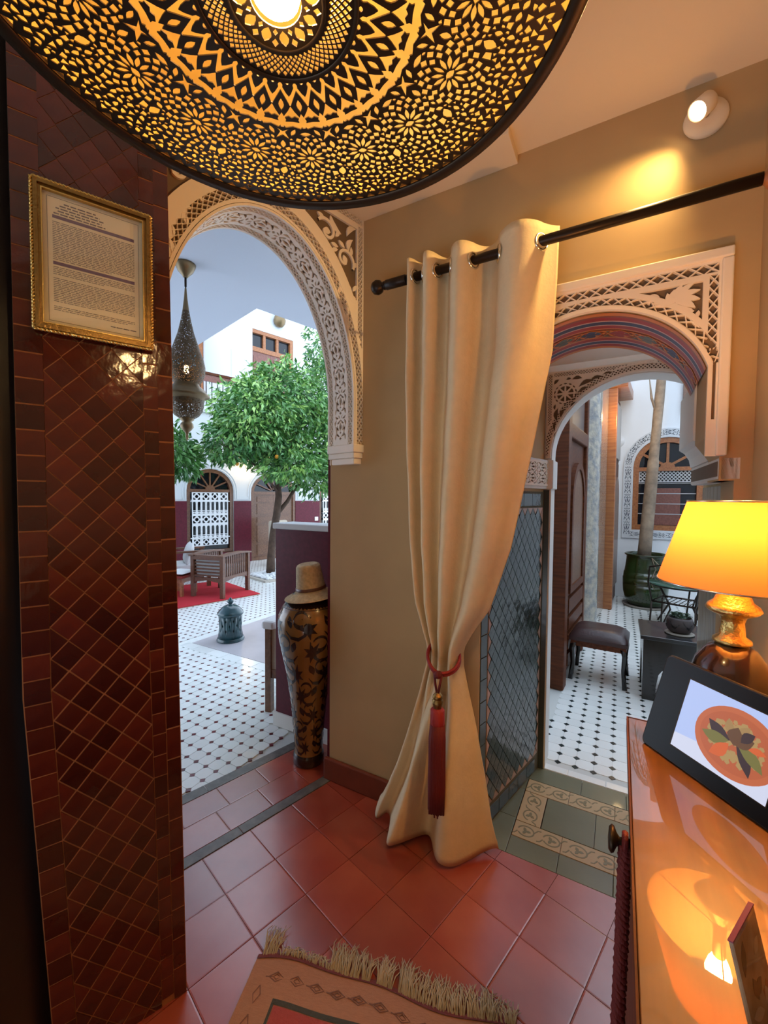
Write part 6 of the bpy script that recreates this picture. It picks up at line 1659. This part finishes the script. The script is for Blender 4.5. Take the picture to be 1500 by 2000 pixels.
for i in range(12):
    a = 2 * PI * i / 12 + .2; mb = MB(); cx, cz = -.03 + .055 * 3.7, 3.75
    sp_ = [(cx + cos(a) * (.05 + .30 * t), sin(a) * (.05 + .30 * t), cz + .35 * t - .95 * t * t) for t in [k / 10 for k in range(11)]]
    mb.tube(sp_, .008, 5)
    for k in range(2, 11):
        p = Vector(sp_[k])
        for s in (-1, 1):
            d_ = Vector((cos(a) * .4 - s * sin(a) * .6, sin(a) * .4 + s * cos(a) * .6, -.75)).normalized(); e = p + d_ * .20; q = Vector((-sin(a), cos(a), 0)) * .01
            mb.add([p - q, p + q, e], [(0, 1, 2)])
    part('frond', mb, m_frond, pm)
mb = MB(); mb.tube([(.05, -.24, .10), (.10, -.27, -.05), (.04, -.29, -.22), (.09, -.30, -.32)], .005, 5); mb.tube([(.04, -.235, .11), (.16, -.28, -.02), (.22, -.30, -.14)], .005, 5); part('dry_stalk', mb, m_palm, pm)
# leather stool
st = thing('leather_stool', 'dark wooden stool with a padded brown leather seat', 'stool', 'B', (1.205, 2.15, 0), R(-3))
def pad(hx, hy, z0, z1): 
    mb = MB(); mb.grid(17, 13, lambda u, v: (hx * (2 * u - 1), hy * (2 * v - 1), z0 + (z1 - z0) * max(0, (1 - abs(2 * u - 1) ** 4) * (1 - abs(2 * v - 1) ** 4)) ** .5)); return mb
SH = .40
mb = pad(.21, .19, SH - .04, SH + .03); mb.box(-.21, .21, -.19, .19, SH - .07, SH - .04); part('seat_pad', mb, m_leather, st)
mb = MB(); mb.box(-.20, .20, -.18, .18, SH - .115, SH - .065); part('apron', mb, m_wooddark, st)
for sx in (-1, 1):
    for sy in (-1, 1):
        mb = MB(); mb.tube([(sx * .175, sy * .155, SH - .08), (sx * .190, sy * .168, .26), (sx * .182, sy * .160, .14), (sx * .195, sy * .172, .0)], [.032, .026, .021, .024], 4); part('leg', mb, m_black, st)
# black low table, succulent
bt = thing('side_table', 'black low table with arched sides behind the tablet', 'table', 'B', (1.50, 1.875, 0), R(0))
BW, BD, BH = .62, .46, .485
part('table_top', MB().box(-.02, BW, -.02, BD, BH - .03, BH), M('black_table_top', (.020, .021, .024), .22, coat=.4), bt, bev=.005)
def archside(L): return [(0, 0), (.085, 0), (.085, .10), (.10, .20), (.15, .28), (L / 2, .33), (L - .15, .28), (L - .10, .20), (L - .085, .10), (L - .085, 0), (L, 0), (L, BH - .03), (0, BH - .03)]
for y in (0, BD - .04):
    mb = MB(); mb.pierce(archside(BW - .02), [], lambda x, z, d, y=y: (x, y + d * .025, z), 1.0); mb.pierce(archside(BW - .02), [], lambda x, z, d, y=y: (x, y + .025, z), 0); part('arched_side', mb, m_black, bt)
for x in (.0, BW - .045):
    mb = MB(); mb.pierce(archside(BD - .04), [], lambda y, z, d, x=x: (x + d * .025, y + .01, z), 1.0); mb.pierce(archside(BD - .04), [], lambda y, z, d, x=x: (x + .025, y + .01, z), 0); part('arched_side', mb, m_black, bt)
su = thing('succulent_pot', 'succulent in a dark carved pot on the black low table', 'potted plant', 'B', (1.735, 2.04, BH)); su.scale = (1.25, 1.25, 1.25)
mb = MB(); mb.lathe([(.0, 0), (.070, 0), (.076, .006), (.066, .010), (.0, .010)], 24); lab(part('saucer', mb, m_clay, su), 'pale clay saucer')
mb = MB(); mb.lathe([(.0, .010), (.048, .010), (.064, .030), (.070, .060), (.066, .090), (.060, .100), (.056, .100), (.058, .085), (.0, .085)], 30)
part('pot', mb, m_darkpot, su)
mb = MB()
for k in range(6):
    a = 2 * PI * k / 6; mb.ribbon([(a - .4, .085), (a - .15, .055), (a + .1, .045), (a + .4, .07)], [.004, .012, .012, .004], lambda x, y, d: ((np.interp(y, [.03, .06, .09], [.064, .070, .066]) + d) * cos(x), (np.interp(y, [.03, .06, .09], [.064, .070, .066]) + d) * sin(x), y), 0, .003)
part('pot_relief', mb, m_black, su)
for ci_, (rx, ry, rs_) in enumerate(((0, 0, 1.0), (.034, .012, .72), (-.034, .010, .75), (.004, -.036, .72), (-.012, .036, .7))):
    mb = MB()
    for ring, (n, l, tl_, z) in enumerate(((8, .042, .15, .100), (7, .034, .55, .106), (5, .024, .95, .110), (3, .014, 1.3, .112))):
        for k in range(n):
            a = 2 * PI * (k + .5 * ring) / n; l_ = l * rs_
            T = Matrix.Translation((rx, ry, z)) @ Matrix.Rotation(a, 4, 'Z') @ Matrix.Rotation(-tl_, 4, 'Y')
            mb.grid(4, 5, lambda u, v: T @ Vector((l_ * v, (u - .5) * 2 * .011 * rs_ * sin(PI * min(1, .25 + .75 * v)) , .004 * sin(PI * v) + .003 * (u - .5) ** 2 * 4)))
    part('rosette', mb, m_succ, su)
# glass table, wire chair
gt_ = thing('glass_table', 'round green glass table on dark wire legs by the palm pot', 'table', 'B', (1.98, 4.15, 0))
mb = MB(); mb.lathe([(.0, .50), (.34, .50), (.345, .505), (.34, .512), (.0, .512)], 40); part('glass_top', mb, m_greenglass, gt_)
mb = MB(); mb.tube([(.335 * cos(a), .335 * sin(a), .495) for a in [2 * PI * k / 36 for k in range(36)]], .009, 6, closed=True); part('rim_ring', mb, m_iron, gt_)
for k in range(4):
    a = PI / 4 + PI / 2 * k; mb = MB(); mb.tube([(.33 * cos(a), .33 * sin(a), .49), (.20 * cos(a), .20 * sin(a), .30), (.17 * cos(a), .17 * sin(a), .22), (.30 * cos(a), .30 * sin(a), 0)], .010, 6); part('leg', mb, m_iron, gt_)
wc = thing('wire_chair', 'dark wire garden chair beside the glass table', 'chair', 'B', (1.64, 3.44, 0), R(-20))
for (x, y) in ((0, 0), (.38, 0), (0, .36), (.38, .36)):
    mb = MB(); mb.tube([(x, y, .42), (x * 1.08 - .015, y * 1.08 - .015, .0)], .009, 6); part('leg', mb, m_iron, wc)
mb = MB(); mb.tube([(0, 0, .42), (.38, 0, .42), (.38, .36, .42), (0, .36, .42)], .010, 6, closed=True)
part('seat_frame', mb, m_iron, wc)
mb = MB()
for k in range(9): mb.tube([(.02 + k * .0425, 0, .42), (.02 + k * .0425, .36, .42)], .004, 5)
stuff(part('seat_wires', mb, m_iron, wc))
mb = MB(); mb.tube([(.0, .0, .42), (-.03, -.02, .62), (-.02, -.02, .78), (.19, -.05, .84), (.40, -.02, .78), (.41, -.02, .62), (.38, 0, .42)], .010, 6); part('back_hoop', mb, m_iron, wc)
gc = thing('round_cushion_chair', 'dark wire chair with a round grey cushion behind the glass table', 'chair', 'B', (2.28, 4.55, 0), R(10))
mb = MB(); mb.lathe([(0, .46), (.20, .46), (.225, .49), (.20, .52), (0, .525)], 28); part('seat_cushion', mb, M('grey_cushion', (.22, .20, .20), .8), gc)
for k in range(4):
    a = PI / 4 + PI / 2 * k; mb = MB(); mb.tube([(.19 * cos(a), .19 * sin(a), .46), (.23 * cos(a), .23 * sin(a), 0)], .010, 6); part('leg', mb, m_iron, gc)
mb = MB(); mb.tube([(-.21, .0, .46), (-.26, .1, .68), (-.15, .22, .86), (.0, .26, .90), (.15, .22, .86), (.26, .1, .68), (.21, 0, .46)], .011, 6); part('back_hoop', mb, m_iron, gc)
